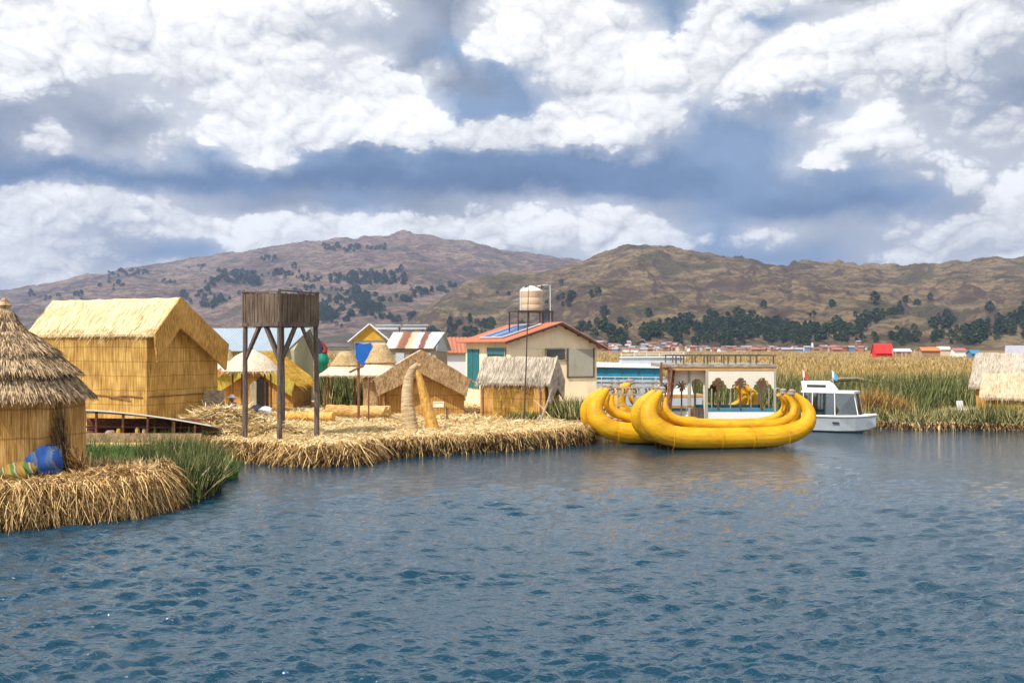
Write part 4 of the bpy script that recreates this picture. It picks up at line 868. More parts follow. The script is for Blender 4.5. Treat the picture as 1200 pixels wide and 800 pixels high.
# green tarpaulin with dark red cloth over it
gt = empty('covered_load', PIX(378,62,.5), 0, 'green tarpaulin heap topped by dark red cloth beside the metal shed', 'covered load')
MB().lathe([(.25,0),(.3,2.3),(.42,2.45),(.44,2.7),(.3,3.0),(.05,3.05)], 9, wob=.1).build('tarpaulin', MT['green_tarp'], gt, smooth=True)
MB().tube([(-.15,0,3.0),(-.2,0,3.5),(-.35,0,3.95)], [.22,.24,.1], 10, wob=.1).build('dark_cloth', MT['cloth_dark'], gt, smooth=True); MB().tube([(.15,-.15,3.05),(.2,-.1,3.35),(-.05,-.1,3.75)], [.16,.13,.06], 10, wob=.1).build('red_cloth', MT['red_cloth'], gt, smooth=True)

# amber-gabled open shed with blue tarp, rusty-roofed shed
sa = empty('open_shed', (X(432,68), 68.4, .4), R(6), 'open shed with amber gable board and white sheet roof', 'shed')
for (x, y) in ((-1.1,-.0),(1.1,0),(-1.1,3.2),(1.1,3.2),(0,0)): MB().bar((x,y,0),(x,y,3.95 if x else 4.7),.07).build('post', MT['wood_grey'], sa)
MB().prism([(-1.15,3.95),(1.15,3.95),(.05,4.95)], -.06, .0).build('gable_board', MT['amber'], sa)
MB().b2(-1.1,1.1,.02,.06,2.2,3.9).build('back_sheet', MT['panel_cream'], sa)
for s in (-1,1):
    rm = MB(); slab_roof(rm, [(s*1.45,-.3,3.83),(s*1.45,3.6,3.83),(0,3.6,5.06),(0,-.3,5.06)], .05, 14, .02); rm.build('roof', MT['white'], sa)
MB().profile([(-.1,2.1),(-.06,3.75),(-.03,3.75),(-.07,2.1)], -.95, .15, nx=8, sub=6, jit=.04).build('blue_tarp', MT['blue_tarp'], sa)
sr = empty('rusty_shed', (X(488,61), 61.5, .4), R(-13), 'small shed with white and rust striped metal roof', 'shed')
MB().prism([(-1.05,0),(1.3,0),(1.3,3.35),(.15,4.25),(-1.05,3.5)], -1.45, 1.55, 'x').build('wall', MT['wood_grey'], sr)
rm = MB(); slab_roof(rm, [(-1.7,-1.3,3.42),(1.45,-1.3,3.42),(1.75,.15,4.42),(-1.6,.15,4.42)], .03, 24, .025); rm.build('roof', MT['rusty'], sr, label='lake-side roof slope striped white and rust red')
rm = MB(); slab_roof(rm, [(-1.6,1.6,3.3),(1.75,1.6,3.3),(1.75,.15,4.42),(-1.6,.15,4.42)], .03, 24, .025); rm.build('roof', MT['metal_roof'], sr, label='plain grey back roof slope')
MB().prism([(-1.07,3.3),(1.32,3.2),(1.32,3.36),(.15,4.3),(-1.07,3.5)], 1.56, 1.60, 'x').build('gable_sheet', MT['metal_roof'], sr)
for i, x in enumerate((-1.0,-.1,.7)): MB().profile([(-1.14,.6),(-1.12,3.2),(-1.09,3.2),(-1.08,.6)], x, x+.55, nx=6, sub=5, jit=.04).build('hanging_sheet', MT['wood_dark' if i%2 else 'white_grey'], sr)
hb = empty('red_roof_house', (X(531,80), 80, .3), R(10), 'small distant house with red roof glimpsed behind the cream house', 'house')
MB().prism([(-1.6,0),(1.6,0),(1.6,3.2),(0,4.2),(-1.6,3.2)], -1.6, 1.6, 'x').build('wall', MT['white'], hb)
for s in (-1,1):
    rm = MB(); slab_roof(rm, [(-1.9,s*1.9,3.1),(1.9,s*1.9,3.1),(1.9,0,4.35),(-1.9,0,4.35)], .05, 12, .03); rm.build('roof', MT['roof_red'], hb)
sq = empty('roof_frame', PIX(468,72,3.9), 0, 'pair of flat solar frames on poles behind the rusty roof', 'solar frame')
for x in (-.9,1.1): MB().box((x,0,1.45),(1.7,1.3,.05), tilt=('X',R(12))).build('panel', MT['dark_glass'], sq); MB().box((x,-.64,1.33),(1.8,.05,.07)).box((x,.64,1.6),(1.8,.05,.07)).build('frame', MT['pipe'], sq)
for x in (-1.5,0,1.7): MB().bar((x,0,-3.8),(x,0,1.44),.06).build('post', MT['steel'], sq)

# ================================================================== reed boats
def smooth_path(P, n):
    P = np.array(P, float); t = np.concatenate([[0], np.cumsum(np.linalg.norm(np.diff(P[:,:2], axis=0), axis=1))]); t /= t[-1]; s = np.linspace(0, 1, n)
    Q = np.stack([np.interp(s, t, P[:,i]) for i in range(P.shape[1])], 1)
    for _ in range(5): Q[1:-1] = .25*Q[:-2]+.5*Q[1:-1]+.25*Q[2:]
    return Q
KB = 38.9/F
MAINP = [(770,459,.12),(763,466,.20),(756,474,.29),(752,484,.34),(755,496,.39),(767,506,.42),(790,511.5,.42),(830,513,.41),(870,513,.41),(905,512.5,.41),(932,508,.38),(948,500,.33),(954,489,.29),(953,479,.23),(946,470,.17),(937,463,.11)]
GUNP = [(777,465,.07),(774,473,.11),(776,482,.145),(784,490,.165),(802,495,.175),(830,498,.175),(870,499,.175),(904,498.5,.175),(922,495,.17),(934,488,.16),(938,480,.14),(935,471,.11),(926,464,.07)]
def rolled(name, pts, y, par, extra=0., bands=(), tipy=0., sy=1.):
    Q = smooth_path([( (a-850)*KB, HC-(b-405)*KB+.0, r) for a, b, r in pts], 90)
    P = []; R_ = []
    for i, (x, z, r) in enumerate(Q):
        up = max(0, z-.9)/1.3
        P.append((x, y*sy*(1-.55*up)+tipy*up, z)); rr_ = r
        for bx in bands:
            if abs(x-bx) < .045 and z < .95: rr_ = r*.955
        R_.append(rr_)
    return MB().tube(P, R_, 56, wob=.006, groove=.016).build(name, MT['boat'], par, smooth=True)
def reed_boat(loc, rz, beam, label, stern=True):
    b = empty('reed_boat', loc, rz, label, 'boat', 'yellow reed boats moored together')
    for s in (-1, 1):
        bd = (-2.4,-.4,.9,2.35)
        bow_only = lambda pts, k: pts[:k]+[(pts[k][0]+22, pts[k][1]+1, pts[k][2]*.9), (pts[k][0]+30, pts[k][1]+2, .05)]
        h = rolled('hull_bundle', MAINP if stern else bow_only(MAINP, 8), beam*.5, b, bands=bd[:(4 if stern else 2)], sy=s)
        rp = MB()
        for bx in bd[:(4 if stern else 2)]:
            c = (bx, s*beam*.5, HC-(513-405)*KB); n = 24
            rp.tube([(c[0], c[1]+.45*math.cos(t*2*math.pi/n), c[2]+.45*math.sin(t*2*math.pi/n)) for t in range(n+1)], .012, 5, cap=False)
        rp.build('rope', MT['boat'], h)
        rolled('gunwale_roll', GUNP if stern else bow_only(GUNP, 6), beam*.5-.16, b, sy=s)
        for (px_, py_) in ((770.5,458.5),(936,463))[:(2 if stern else 1)]:
            x, z = (px_-850)*KB, HC-(py_-405)*KB
            y = s*beam*.5*(1-.55*max(0,z-.9)/1.3)
            MB().lathe([(.10,-.06),(.145,.0),(.12,.07),(.14,.14),(.07,.2)], 12, c=(x+(.06 if px_ < 850 else -.05), y, z), wob=.05).build('tip_binding', MT['rope_grey'], b, smooth=True)
    # reed deck inside
    dk = [(-2.9,.62),(-2.3,.5),(2.6,.5),(3.0,.62)] if stern else [(-2.9,.62),(-2.3,.5),(-1.2,.5),(.3,.5)]
    vs = [(x, y, z) for (x, z) in dk for y in (-beam*.5, beam*.5)]+[(x, y, z-.12) for (x, z) in dk for y in (-beam*.5, beam*.5)]
    fs = [(2*i,2*i+1,2*i+3,2*i+2) for i in range(3)]+[(8+2*i,10+2*i,11+2*i,9+2*i) for i in range(3)]+[(0,2,10,8),(2,4,12,10),(4,6,14,12),(1,9,11,3),(3,11,13,5),(5,13,15,7),(0,8,9,1),(6,7,15,14)]
    MB().add(vs, fs).build('deck', MT['roll'], b)
    rg = []
    th = np.linspace(0, 2*math.pi, 15)
    x, z = (922-850)*KB, HC-(461-405)*KB
    if stern: MB().tube([(x+.13*math.cos(t), 0, z+.16*math.sin(t)) for t in th], .03, 8, cap=False).build('rope_ring', MT['rope'], b, smooth=True)
    return b
b1 = reed_boat((X(847,39.4), 39.6, .0), R(11), 1.45, 'yellow double-bundle reed boat closest to the open water')
b2 = reed_boat((X(850,39.4)-1.95, 41.6, .0), R(9), 1.45, 'yellow reed boat behind, nearly hidden but for its bow', stern=False)
# the third, farther hull whose horns show through the pavilion
b3 = reed_boat((X(801,47.6), 47.6, .0), R(4), 1.2, 'yellow reed boat beyond the palm-cut pavilion, only tips showing')

# ================================================================== pavilion with palm cut-outs, on its raft
pv = empty('floating_pavilion', (0, 0, 0), 0, 'two-tier cream pavilion with palm cut-out openings behind the reed boat', 'pavilion')
pv.location = (X(847,43.4), 43.4, 0)
KP = 43.4/F; xl = lambda px: (px-847)*KP; zl = lambda py_: HC-(py_-405)*KP
x0, x1, xm_ = xl(785), xl(908), xl(828)
MB().b2(x0-1.0,x1+.1,-.15,3.0,-.1,.38).build('raft', MT['wood_dark'], pv)
MB().b2(x0,x1,.0,2.8,.38,.56).build('floor', MT['wood_grey'], pv)
def palm_edge(px, palms, low, high, half):
    v = low
    for c in palms:
        u = abs(px-c)/half
        if u < 1:
            stair = [1.,.98,.80,.78,.55,.50,.28,.22][min(7, int(u*8))]
            v = min(v, low-(low-high)*stair)
    return v
def cut_panel(a, b, top, palms, low, high, half, y, name, n=86):
    mb = MB(); vs = []
    for i in range(n+1):
        p = a+(b-a)*i/n; e = palm_edge(p, palms, low, high, half)
        for yy in (y-.03, y+.03): vs += [(xl(p), yy, zl(top)), (xl(p), yy, zl(e))]
    fs = []
    for i in range(n):
        k = i*4; fs += [(k,k+1,k+5,k+4),(k+2,k+6,k+7,k+3),(k+1,k+3,k+7,k+5),(k,k+4,k+6,k+2)]
    fs += [(0,2,3,1),(n*4,n*4+1,n*4+3,n*4+2)]
    return mb.add(vs, fs).build(name, MT['panel_cream'], pv)
for y in (.0, 2.75): cut_panel(828.6, 908, 434, [841.5,868,893.5], 459, 442.5, 13.2, y, 'palm_cut_panel')
cut_panel(785, 809.5, 434, [800], 458, 447, 9, .35, 'palm_cut_panel', 40)
# arch
mb = MB(); vs = []; n = 16
for i in range(n+1):
    p = 809.5+(828-809.5)*i/n; u = (p-818.7)/7.6; e = 452-8*math.sqrt(max(0, 1-u*u)) if abs(u) < 1 else 494
    for yy in (.32,.38): vs += [(xl(p), yy, zl(434)), (xl(p), yy, zl(e))]
fs = []
for i in range(n): k = i*4; fs += [(k,k+1,k+5,k+4),(k+2,k+6,k+7,k+3),(k+1,k+3,k+7,k+5),(k,k+4,k+6,k+2)]
MB().add(vs, fs+[(0,2,3,1),(n*4,n*4+1,n*4+3,n*4+2)]).build('door_arch', MT['panel_cream'], pv)
MB().b2(xl(811.5),xl(826),.28,.31,.56,zl(478)).build('half_door', MT['wood_dark'], pv)
for y in (-.0, 2.75):
    MB().b2(xl(828.6),x1,y-.035,y+.035,zl(495),zl(481.9)).build('lower_panel', MT['white'], pv)
    MB().b2(xl(828.4),x1+.02,y-.05,y+.05,zl(481.8),zl(478.3)).build('blue_strip', MT['blue_strip'], pv)
MB().b2(x0,xl(809),.32,.38,zl(495),zl(481.9)).build('lower_panel', MT['white'], pv); MB().b2(x0,xl(809),.30,.40,zl(481.8),zl(478.3)).build('blue_strip', MT['blue_strip'], pv)
def palm(px, top, y, tall):
    p = MB().b2(xl(px)-.03,xl(px)+.03,y-.03,y+.03,zl(479),zl(top+4)).build('palm_post', MT['dark_palm'], pv)
    lf = MB()
    for a in (-100,-62,-25,12,50,88,125,160,200): 
        q_ = R(a+90-12*0); L_ = .30 if -70 < a < 70 else .24
        if a > 100: L_ = .22
        x_, z_ = xl(px), zl(top+5)
        d_ = (math.sin(R(a)), math.cos(R(a))); nn = (d_[1], -d_[0])
        pts = [(x_, z_), (x_+d_[0]*L_*.5+nn[0]*.045, z_+d_[1]*L_*.5+nn[1]*.045), (x_+d_[0]*L_, z_+d_[1]*L_-.03), (x_+d_[0]*L_*.5-nn[0]*.045, z_+d_[1]*L_*.5-nn[1]*.045)]
        lf.prism(pts, y-.02-.001*(a%7), y+.02)
    lf.build('palm_crown', MT['dark_palm'], p)
for c in (842,868,893): palm(c-1, 445, -.07, 1)
palm(800, 448, .28, 1); palm(850, 453, 2.6, 1); palm(788, 452, 2.0, 1)
for px_ in (785,809,828,908): MB().b2(xl(px_)-.045,xl(px_)+.045,-.06 if px_ > 820 else .27,.05+.36*(px_ < 820),.38,zl(433)).build('corner_post', MT['grey_panel'], pv)
for px_ in (785,828,908): MB().b2(xl(px_)-.045,xl(px_)+.045,2.7,2.8,.38,zl(433)).build('corner_post', MT['grey_panel'], pv)
for px_ in (834,856,880,901): MB().b2(xl(px_)-.02,xl(px_)+.02,-.02,.02,zl(478),zl(455)).build('window_bar', MT['wood_grey'], pv)
MB().b2(x0-.02,x1+.04,-.05,2.9,zl(434),zl(430.2)).build('beam', MT['orange_beam'], pv); MB().b2(xl(774),x1+.08,-.08,3.0,zl(430),zl(426.3)).build('upper_deck', MT['wood_grey'], pv)
for px_ in (792,801,811,825,829,848,853,862,879,886,906):
    for y in (-.04, 2.9): MB().b2(xl(px_)-.028,xl(px_)+.028,y-.025,y+.025,zl(426.2),zl(416.5)).build('rail_post', MT['wood_dark'], pv)
for y in (-.04, 2.9):
    MB().b2(xl(791),x1+.02,y-.035,y+.035,zl(417.2),zl(415.8)).build('top_rail', MT['wood_dark'], pv)
MB().b2(x1-.02,x1+.04,-.1,2.85,zl(417.2),zl(415.8)).build('top_rail', MT['wood_dark'], pv)
MB().bar((xl(774),-.3,zl(424)),(xl(774),-.3,zl(470)),.09).build('stair_post', MT['wood_brown'], pv)
sp_ = MB().bar((xl(785),-.35,zl(431)),(xl(777),-.65,.45),.16,.10).bar((xl(791),.25,zl(431)),(xl(783),-.1,.45),.10).build('stair_string', MT['wood_brown'], pv)
for i in range(9):
    s = i/8; MB().box((xl(786-7*s), -.15-.2*s, zl(433)*(1-s)+.55*s),(.28,.5,.04)).build('tread', MT['wood_brown'], pv)
for (a, b) in ((781,801),(784,818)): pass
MB().bar((xl(781),-.75,zl(475)),(xl(809),-.75,zl(475)),.05).bar((xl(783),-.75,zl(488.5)),(xl(811),-.75,zl(488.5)),.05).build('guard_rail', MT['wood_brown'], pv)
for px_ in (783,795,810): MB().bar((xl(px_),-.75,.2),(xl(px_),-.75,zl(474 if px_ > 783 else 466)),.06).build('guard_post', MT['wood_brown'], pv)

# carved board railing between the boats and the bank
KR = 44.6/F; rl = empty('carved_railing', (X(740,44.6), 44.6, 0), R(-2), 'weathered grey railing of carved boards behind the reed boat bows', 'railing')
xr = lambda px: (px-740)*KR; zr_ = lambda p: HC-(p-405)*KR
for px_ in (717,725,743,765): MB().b2(xr(px_)-.05,xr(px_)+.05,-.05,.05,-.1,zr_(445)).build('post', MT['wood_grey'], rl)
for (a, b) in ((448.2,446.6),(455,453),(463,461.4),(476,474.8),(489,487.8)): MB().b2(xr(712),xr(771),-.085,-.052,zr_(a),zr_(b)).build('rail', MT['wood_grey'], rl)
random.seed(3)
for i in range(12):
    px_ = 719+4.2*i; wdt = random.uniform(.05,.11)
    if random.random() < .85: MB().prism([(xr(px_)-wdt,zr_(461.3)),(xr(px_)+wdt*.6,zr_(461.3)),(xr(px_)+wdt,zr_(458)),(xr(px_)+wdt*.3,zr_(455.1)),(xr(px_)-wdt*.7,zr_(455.1)),(xr(px_)-wdt*.2,zr_(458))], -.05, -.01).build('carved_board', MT['wood_grey' if i%3 else 'wood_dark'], rl)
stuff(blades('floating_weeds', MT['reed_mix'], [reeds('a', 0, 900, in_poly([(X(715,46),45.6),(X(765,46),45.6),(X(770,48),49),(X(712,48),49)]), 1.0, .045, z0=.0, lean=.4), litter([(X(712,46),44.9),(X(770,46),44.9),(X(770,46),46),(X(712,46),46)], lambda x, y: x*0+.45, 500, (4,7,44.5,46.2), .4, .05)]))
o = MB().prism([(-1.3,.05),(1.4,.05),(1.3,.42),(-1.2,.45)], -.6, .6).build('reed_pontoon', MT['roll_pale']); o.location = (X(742,45.6), 46.4, 0); tag(o, 'low reed pontoon floating behind the carved railing', 'pontoon')

# ================================================================== blue-windowed tour boat
tbt = empty('tour_boat', (X(735,60), 61.5, 0), R(-1.5), 'long white tour boat with a row of teal windows', 'boat')
Kt = 60/F; xt = lambda px: (px-735)*Kt; zt_ = lambda p: HC-(p-405)*Kt
MB().prism([(xt(655),zt_(444.5)),(xt(800),zt_(445.5)),(xt(796),.0),(xt(668),.0)], -1.2, 1.6).build('hull', MT['white_grey'], tbt)
cb = MB().prism([(xt(680),zt_(444.4)),(xt(777),zt_(445.4)),(xt(777),zt_(430.6)),(xt(683),zt_(429.2))], -1.0, 1.4).build('cabin', MT['blue_strip'], tbt)
for a, b in ((684,711.2),(713.2,730.4),(732.8,749.4),(751.2,768.6),(770.5,776)): MB().prism([(xt(a),zt_(443)),(xt(b),zt_(443)),(xt(b),zt_(432.4)),(xt(a),zt_(431.6))], -1.03, -1.002).build('window', MT['teal_win'], tbt)
MB().prism([(xt(677),zt_(429.9)),(xt(782),zt_(431.4)),(xt(782),zt_(427.2)),(xt(700),zt_(425.0)),(xt(679),zt_(426))], -1.25, 1.65).build('roof', MT['white'], tbt)
MB().prism([(xt(729),zt_(426.6)),(xt(802),zt_(427.2)),(xt(802),zt_(419.2)),(xt(733),zt_(419.4))], -.8, 1.2).build('upper_cabin', MT['white_grey'], tbt)
MB().prism([(xt(730),zt_(419.2)),(xt(806),zt_(419.0)),(xt(806),zt_(418.2)),(xt(732),zt_(418.4))], -.9, 1.3).build('upper_roof', MT['white'], tbt)
for p_ in (441.3,446.6): MB().bar((xt(680),-1.24,zt_(p_)),(xt(780),-1.24,zt_(p_+1)),.045).build('rail', MT['pipe'], tbt)
for px_ in (730,745,760,775,790,803): MB().bar((xt(px_),-.85,zt_(418.2)),(xt(px_),-.85,zt_(413)),.035).build('roof_rail_post', MT['pipe'], tbt)
MB().bar((xt(728),-.85,zt_(415.4)),(xt(806),-.85,zt_(414.8)),.04).bar((xt(745),-.85,zt_(412.8)),(xt(806),-.85,zt_(412.6)),.04).build('roof_rail', MT['pipe'], tbt)
for px_ in (690,706,722,738,754,770): MB().bar((xt(px_),-1.24,zt_(450)),(xt(px_),-1.24,zt_(441)),.03).build('rail_post', MT['pipe'], tbt)
tb2 = empty('white_launch', (X(797,54), 55.5, 0), 0, 'white launch with a blue stripe seen through the pavilion doorway', 'boat')
K2 = 54/F; MB().prism([(-1.4,.0),(1.2,.0),(1.4,HC-(466-405)*K2),(-1.5,HC-(467-405)*K2)], -.7, .7).build('hull', MT['white_grey'], tb2)
MB().prism([(-1.52,HC-(466.8-405)*K2),(1.42,HC-(465.8-405)*K2),(1.42,HC-(463-405)*K2),(-1.5,HC-(463-405)*K2)], -.72, .72).build('orange_gunwale', MT['orange_beam'], tb2)
MB().prism([(-1.0,HC-(463-405)*K2),(.9,HC-(463-405)*K2),(.8,HC-(452-405)*K2),(-.9,HC-(452-405)*K2)], -.5, .5).build('cabin', MT['white'], tb2)

# ================================================================== white motorboat
mbt = empty('motorboat', (15.3, 46.5, 0), R(-32), 'white motorboat with a glazed cabin and two small flags', 'boat')
# hull stations along x: -2.4 (stern) .. 2.1 (bow): (x, half beam at gunwale, half beam at chine, keel z, gunwale z)
stn = [(-2.6,.74,.62,-.12,.70),(-1.2,.78,.66,-.14,.70),(0.2,.76,.6,-.12,.71),(1.1,.64,.42,-.05,.73),(1.75,.40,.18,.1,.76),(2.15,.06,.02,.42,.80)]
vs = []
for (x, bw, bc, kz, gz_) in stn: vs += [(x,-bw,gz_),(x,-bw*.97,gz_-.12),(x,-bc,.12+kz*.4),(x,0,kz),(x,bc,.12+kz*.4),(x,bw*.97,gz_-.12),(x,bw,gz_)]
fs = [(i*7+k,(i+1)*7+k,(i+1)*7+k+1,i*7+k+1) for i in range(5) for k in range(6)]+[(0,1,2,3,4,5,6),tuple(35+k for k in range(7))[::-1]]+[(i*7,i*7+6,(i+1)*7+6,(i+1)*7) for i in range(5)]
MB().add(vs, fs).build('hull', MT['white_grey'], mbt)
rb = MB()
for s in (-1,1): rb.tube([(x, s*(bw+.01), gz_) for (x, bw, bc, kz, gz_) in stn], .045, 8)
rb.build('rub_rail', MT['white'], mbt, smooth=True)
cx = [(-2.0,.62),(-.1,.62),(1.25,.40)]; zt0, zt1 = .74, 1.70; top = [(-2.02,.56),(-.15,.56),(.95,.42)]
MB().box((-.55,0,zt1+.05),(3.2,1.22,.09)).build('cabin_roof', MT['white'], mbt)
MB().prism([(-2.1,zt1+.1),(-.2,zt1+.1),(-.45,zt1+.34),(-.75,zt1+.50),(-2.2,zt1+.50)], -.48, .48).build('raised_roof', MT['white'], mbt)
MB().box((-1.25,-.485,zt1+.30),(1.15,.02,.11)).box((-1.25,.485,zt1+.30),(1.15,.02,.11)).build('roof_slot', MT['dark_glass'], mbt)
def quad(a, b, c, d, t, mat, nm): 
    mb = MB(); slab_roof(mb, [a, b, c, d], t); return mb.build(nm, MT[mat], mbt)
for s in (-1,1):
    quad((-1.95,s*.62,zt0),(-.1,s*.62,zt0),(-.15,s*.56,zt1),(-1.95,s*.56,zt1),.01,'glass','side_window')
    quad((-.04,s*.62,zt0),(1.2,s*.42,zt0),(.95,s*.42,zt1),(-.09,s*.56,zt1),.01,'glass','side_window')
    for (a, b, a1, b1) in ((-2.0,.63,-2.0,.57),(-1.45,.63,-1.45,.57),(-.07,.63,-.12,.57),(1.24,.43,.98,.44)): MB().bar((a,s*b,zt0-.02),(a1,s*b1,zt1+.02),.05).build('pillar', MT['white'], mbt)
quad((1.26,-.38,zt0),(1.26,.38,zt0),(1.0,.40,zt1),(1.0,-.40,zt1),.01,'glass','windscreen')
MB().bar((1.28,0,zt0),(1.02,0,zt1),.03).build('windscreen_bar', MT['steel'], mbt)
MB().box((-1.0,0,zt0+.2),(1.2,.9,.35)).build('seat_bench', MT['blue_strip'], mbt); MB().box((-.6,0,zt1-.02),(2.8,.9,.03)).build('curtain_strip', MT['red_cloth'], mbt)
MB().b2(-.2,.2,-.745,-.70,.40,.46).build('hull_mark', MT['cloth_dark'], mbt)
for (x, fm, lab) in ((-2.15,'flag_red','red and white flag'),(-.35,'flag_blue','blue and white flag')):
    p = MB().tube([(x,0,zt1+.1),(x-.12,0,zt1+1.0)], .014, 6).build('flagpole', MT['pipe'], mbt)
    vs = []; 
    for i in range(7):
        for j in range(4): vs.append((x-.11+.05*i*1.0, .04*math.sin(i*1.3), zt1+.98-.09*j-.035*i))
    f = MB().add(vs, [(i*4+j,(i+1)*4+j,(i+1)*4+j+1,i*4+j+1) for i in range(6) for j in range(3)]).build('flag', MT[fm], p, label=lab)
    vs2 = [(a[0], a[1]-.012, a[2]) for a in vs[8:16]]
    MB().add([(v[0], v[1]-.006, v[2]) for v in vs[0:12]], [(i*4+j,(i+1)*4+j,(i+1)*4+j+1,i*4+j+1) for i in range(2) for j in range(3)]).build('white_band', MT['white'], p)

cn = empty('wooden_canoe', (X(1000,72), 72, 0), R(-3), 'slender dark wooden canoe with a pale rim lying on the reeds', 'boat')
pc = [(-2.1,1.25),(-1.6,1.52),(-.8,1.66),(.2,1.68),(1.1,1.5),(1.7,1.38),(2.0,1.42),(2.15,1.8)]
MB().tube([(x,0,z-.10) for x, z in pc], [.04,.13,.16,.16,.14,.10,.06,.03], 10).build('hull', MT['wood_dark'], cn, smooth=True); MB().tube([(x,-.1,z+.0) for x, z in pc], .045, 6).build('rim', MT['roll_pale'], cn, smooth=True)

# ================================================================== far buildings beyond the marsh
def far_house(loc, rz, w_, d_, h_, rh_, wm, rm_, label, grp=None, name='far_house'):
    e = empty(name, loc, rz, label, 'house', grp)
    MB().prism([(-d_/2,-1.5),(d_/2,-1.5),(d_/2,h_),(0,h_+rh_*.98),(-d_/2,h_)], -w_/2, w_/2, 'x').build('wall', wm, e)
    r = MB(); slab_roof(r, [(-w_/2-.3,-d_/2-.4,h_-.1),(w_/2+.3,-d_/2-.4,h_-.1),(w_/2+.3,0,h_+rh_),(-w_/2-.3,0,h_+rh_)], .15); slab_roof(r, [(-w_/2-.3,d_/2+.4,h_-.1),(w_/2+.3,d_/2+.4,h_-.1),(w_/2+.3,0,h_+rh_),(-w_/2-.3,0,h_+rh_)], .15); r.build('roof', rm_, e)
    return e
RM = {'red': paint('far_red_roof', (.62,.03,.025), .6), 'orange': paint('far_orange_roof', (.66,.2,.05), .6), 'white': MT['white'], 'pink': paint('far_pink_roof', (.36,.15,.13), .7), 'tin': paint('far_tin_roof', (.34,.33,.38), .5), 'brown': paint('far_brown_roof', (.25,.13,.09), .8), 'blue': paint('far_blue_roof', (.06,.2,.35), .6)}
WM = {'white': MT['white'], 'adobe': paint('far_adobe_wall', (.32,.2,.13), .9), 'brick': paint('far_brick_wall', (.34,.14,.09), .9), 'blue': paint('far_blue_wall', (.12,.2,.35), .8), 'cream': paint('far_cream_wall', (.55,.45,.33), .8)}
far_house((X(1035,330),331,.6), R(4), 5.6, 3.6, .9, 3.2, RM['red'], RM['red'], 'bright red steep tent-like house beyond the marsh')
far_house((X(1056,335),336,.4), R(-3), 6.0, 3.2, 1.7, .7, WM['adobe'], RM['white'], 'thin white roof just beside the bright red house')
far_house((X(1090,338),339,.4), R(2), 6.2, 3.6, 1.9, 1.1, WM['adobe'], RM['orange'], 'orange roofed house beyond the marsh')
far_house((X(1108,345),347,.4), R(-5), 3.6, 3.4, 2.3, .9, WM['cream'], RM['white'], 'white roofed house between orange and pink roofs')
far_house((X(1121,345),344,.4), R(3), 4.0, 3.4, 1.9, .8, WM['white'], RM['pink'], 'pink roofed house beyond the marsh')
far_house((X(1141,300),300,.4), R(3), 2.6, 3.0, 1.2, 1.0, WM['blue'], RM['blue'], 'small blue house next to the tan thatched huts')
far_house((X(1216,118),120,.3), R(-28), 4.5, 4.0, 2.3, 1.3, WM['cream'], RM['tin'], 'pale grey roofed building rising behind the taller thatched hut')
random.seed(21)
for i in range(9):
    o = MB().bar((0,0,0),(random.uniform(-.6,.6),0,random.uniform(1.6,2.8)),.25).build('fence_post', MT['roll_pale']); o.location = (X(1048+i*4.2,325), 325+random.uniform(-3,3), .2)
    tag(o, 'small pale post standing between the red and orange houses', 'post', 'pale posts beyond the marsh')
def ground_far(px, d): return float(np.maximum(hill_h('R', np.array([float(px)]), np.array([float(d)]))[0], .1))
cols = [('cream','tin'),('adobe','brown'),('brick','pink'),('white','tin'),('adobe','tin'),('brick','brown'),('adobe','brown'),('cream','brown'),('brick','brown'),('adobe','tin'),('blue','tin'),('cream','pink'),('white','pink'),('brick','tin'),('white','brown'),('adobe','pink')]
proto = {}
for i in range(135):
    px_ = random.choice([random.gauss(850,70), random.uniform(700,1020), random.gauss(760,40), random.gauss(900,60)]); d_ = random.uniform(610,830)
    if not 696 < px_ < 1140: continue
    wc, rc = random.choice(cols); key = (wc, rc, random.randrange(3))
    zz = ground_far(px_, d_)
    lab = '%s house with %s roof in the village at the hill foot' % (wc if wc != 'adobe' else 'brown adobe', {'tin':'grey','pink':'dull red'}.get(rc, rc)); grp = 'village %s houses with %s roofs' % (wc, rc)
    if key not in proto: proto[key] = far_house((X(px_,d_), d_, zz), random.uniform(-.5,.5), *[(4.6,4,1.7,.9),(3.6,3.6,3.0,.7),(6,4.2,1.6,.9)][key[2]], WM[wc], RM[rc], lab, grp, 'village_house')
    else:
        a = proto[key]; e = a.copy(); C.objects.link(e); e.location = (X(px_,d_), d_, zz); e.rotation_euler = (0,0,random.uniform(-.6,.6)); e['label'] = lab; e['group'] = grp
        for c_ in a.children: q_ = c_.copy(); C.objects.link(q_); q_.parent = e
ct = empty('church', (X(951,780), 780, ground_far(951,780)), 0, 'white village church with a small bell tower', 'church')
MB().b2(-2.2,2.2,-1.6,1.6,-1,2.6).build('nave', WM['cream'], ct); MB().b2(-.7,.7,-2.6,-1.62,-1,5.2).build('bell_tower', WM['white'], ct); MB().lathe([(.9,5.2),(.1,6.6)], 4, c=(0,-2.1,0)).build('spire', WM['white'], ct)

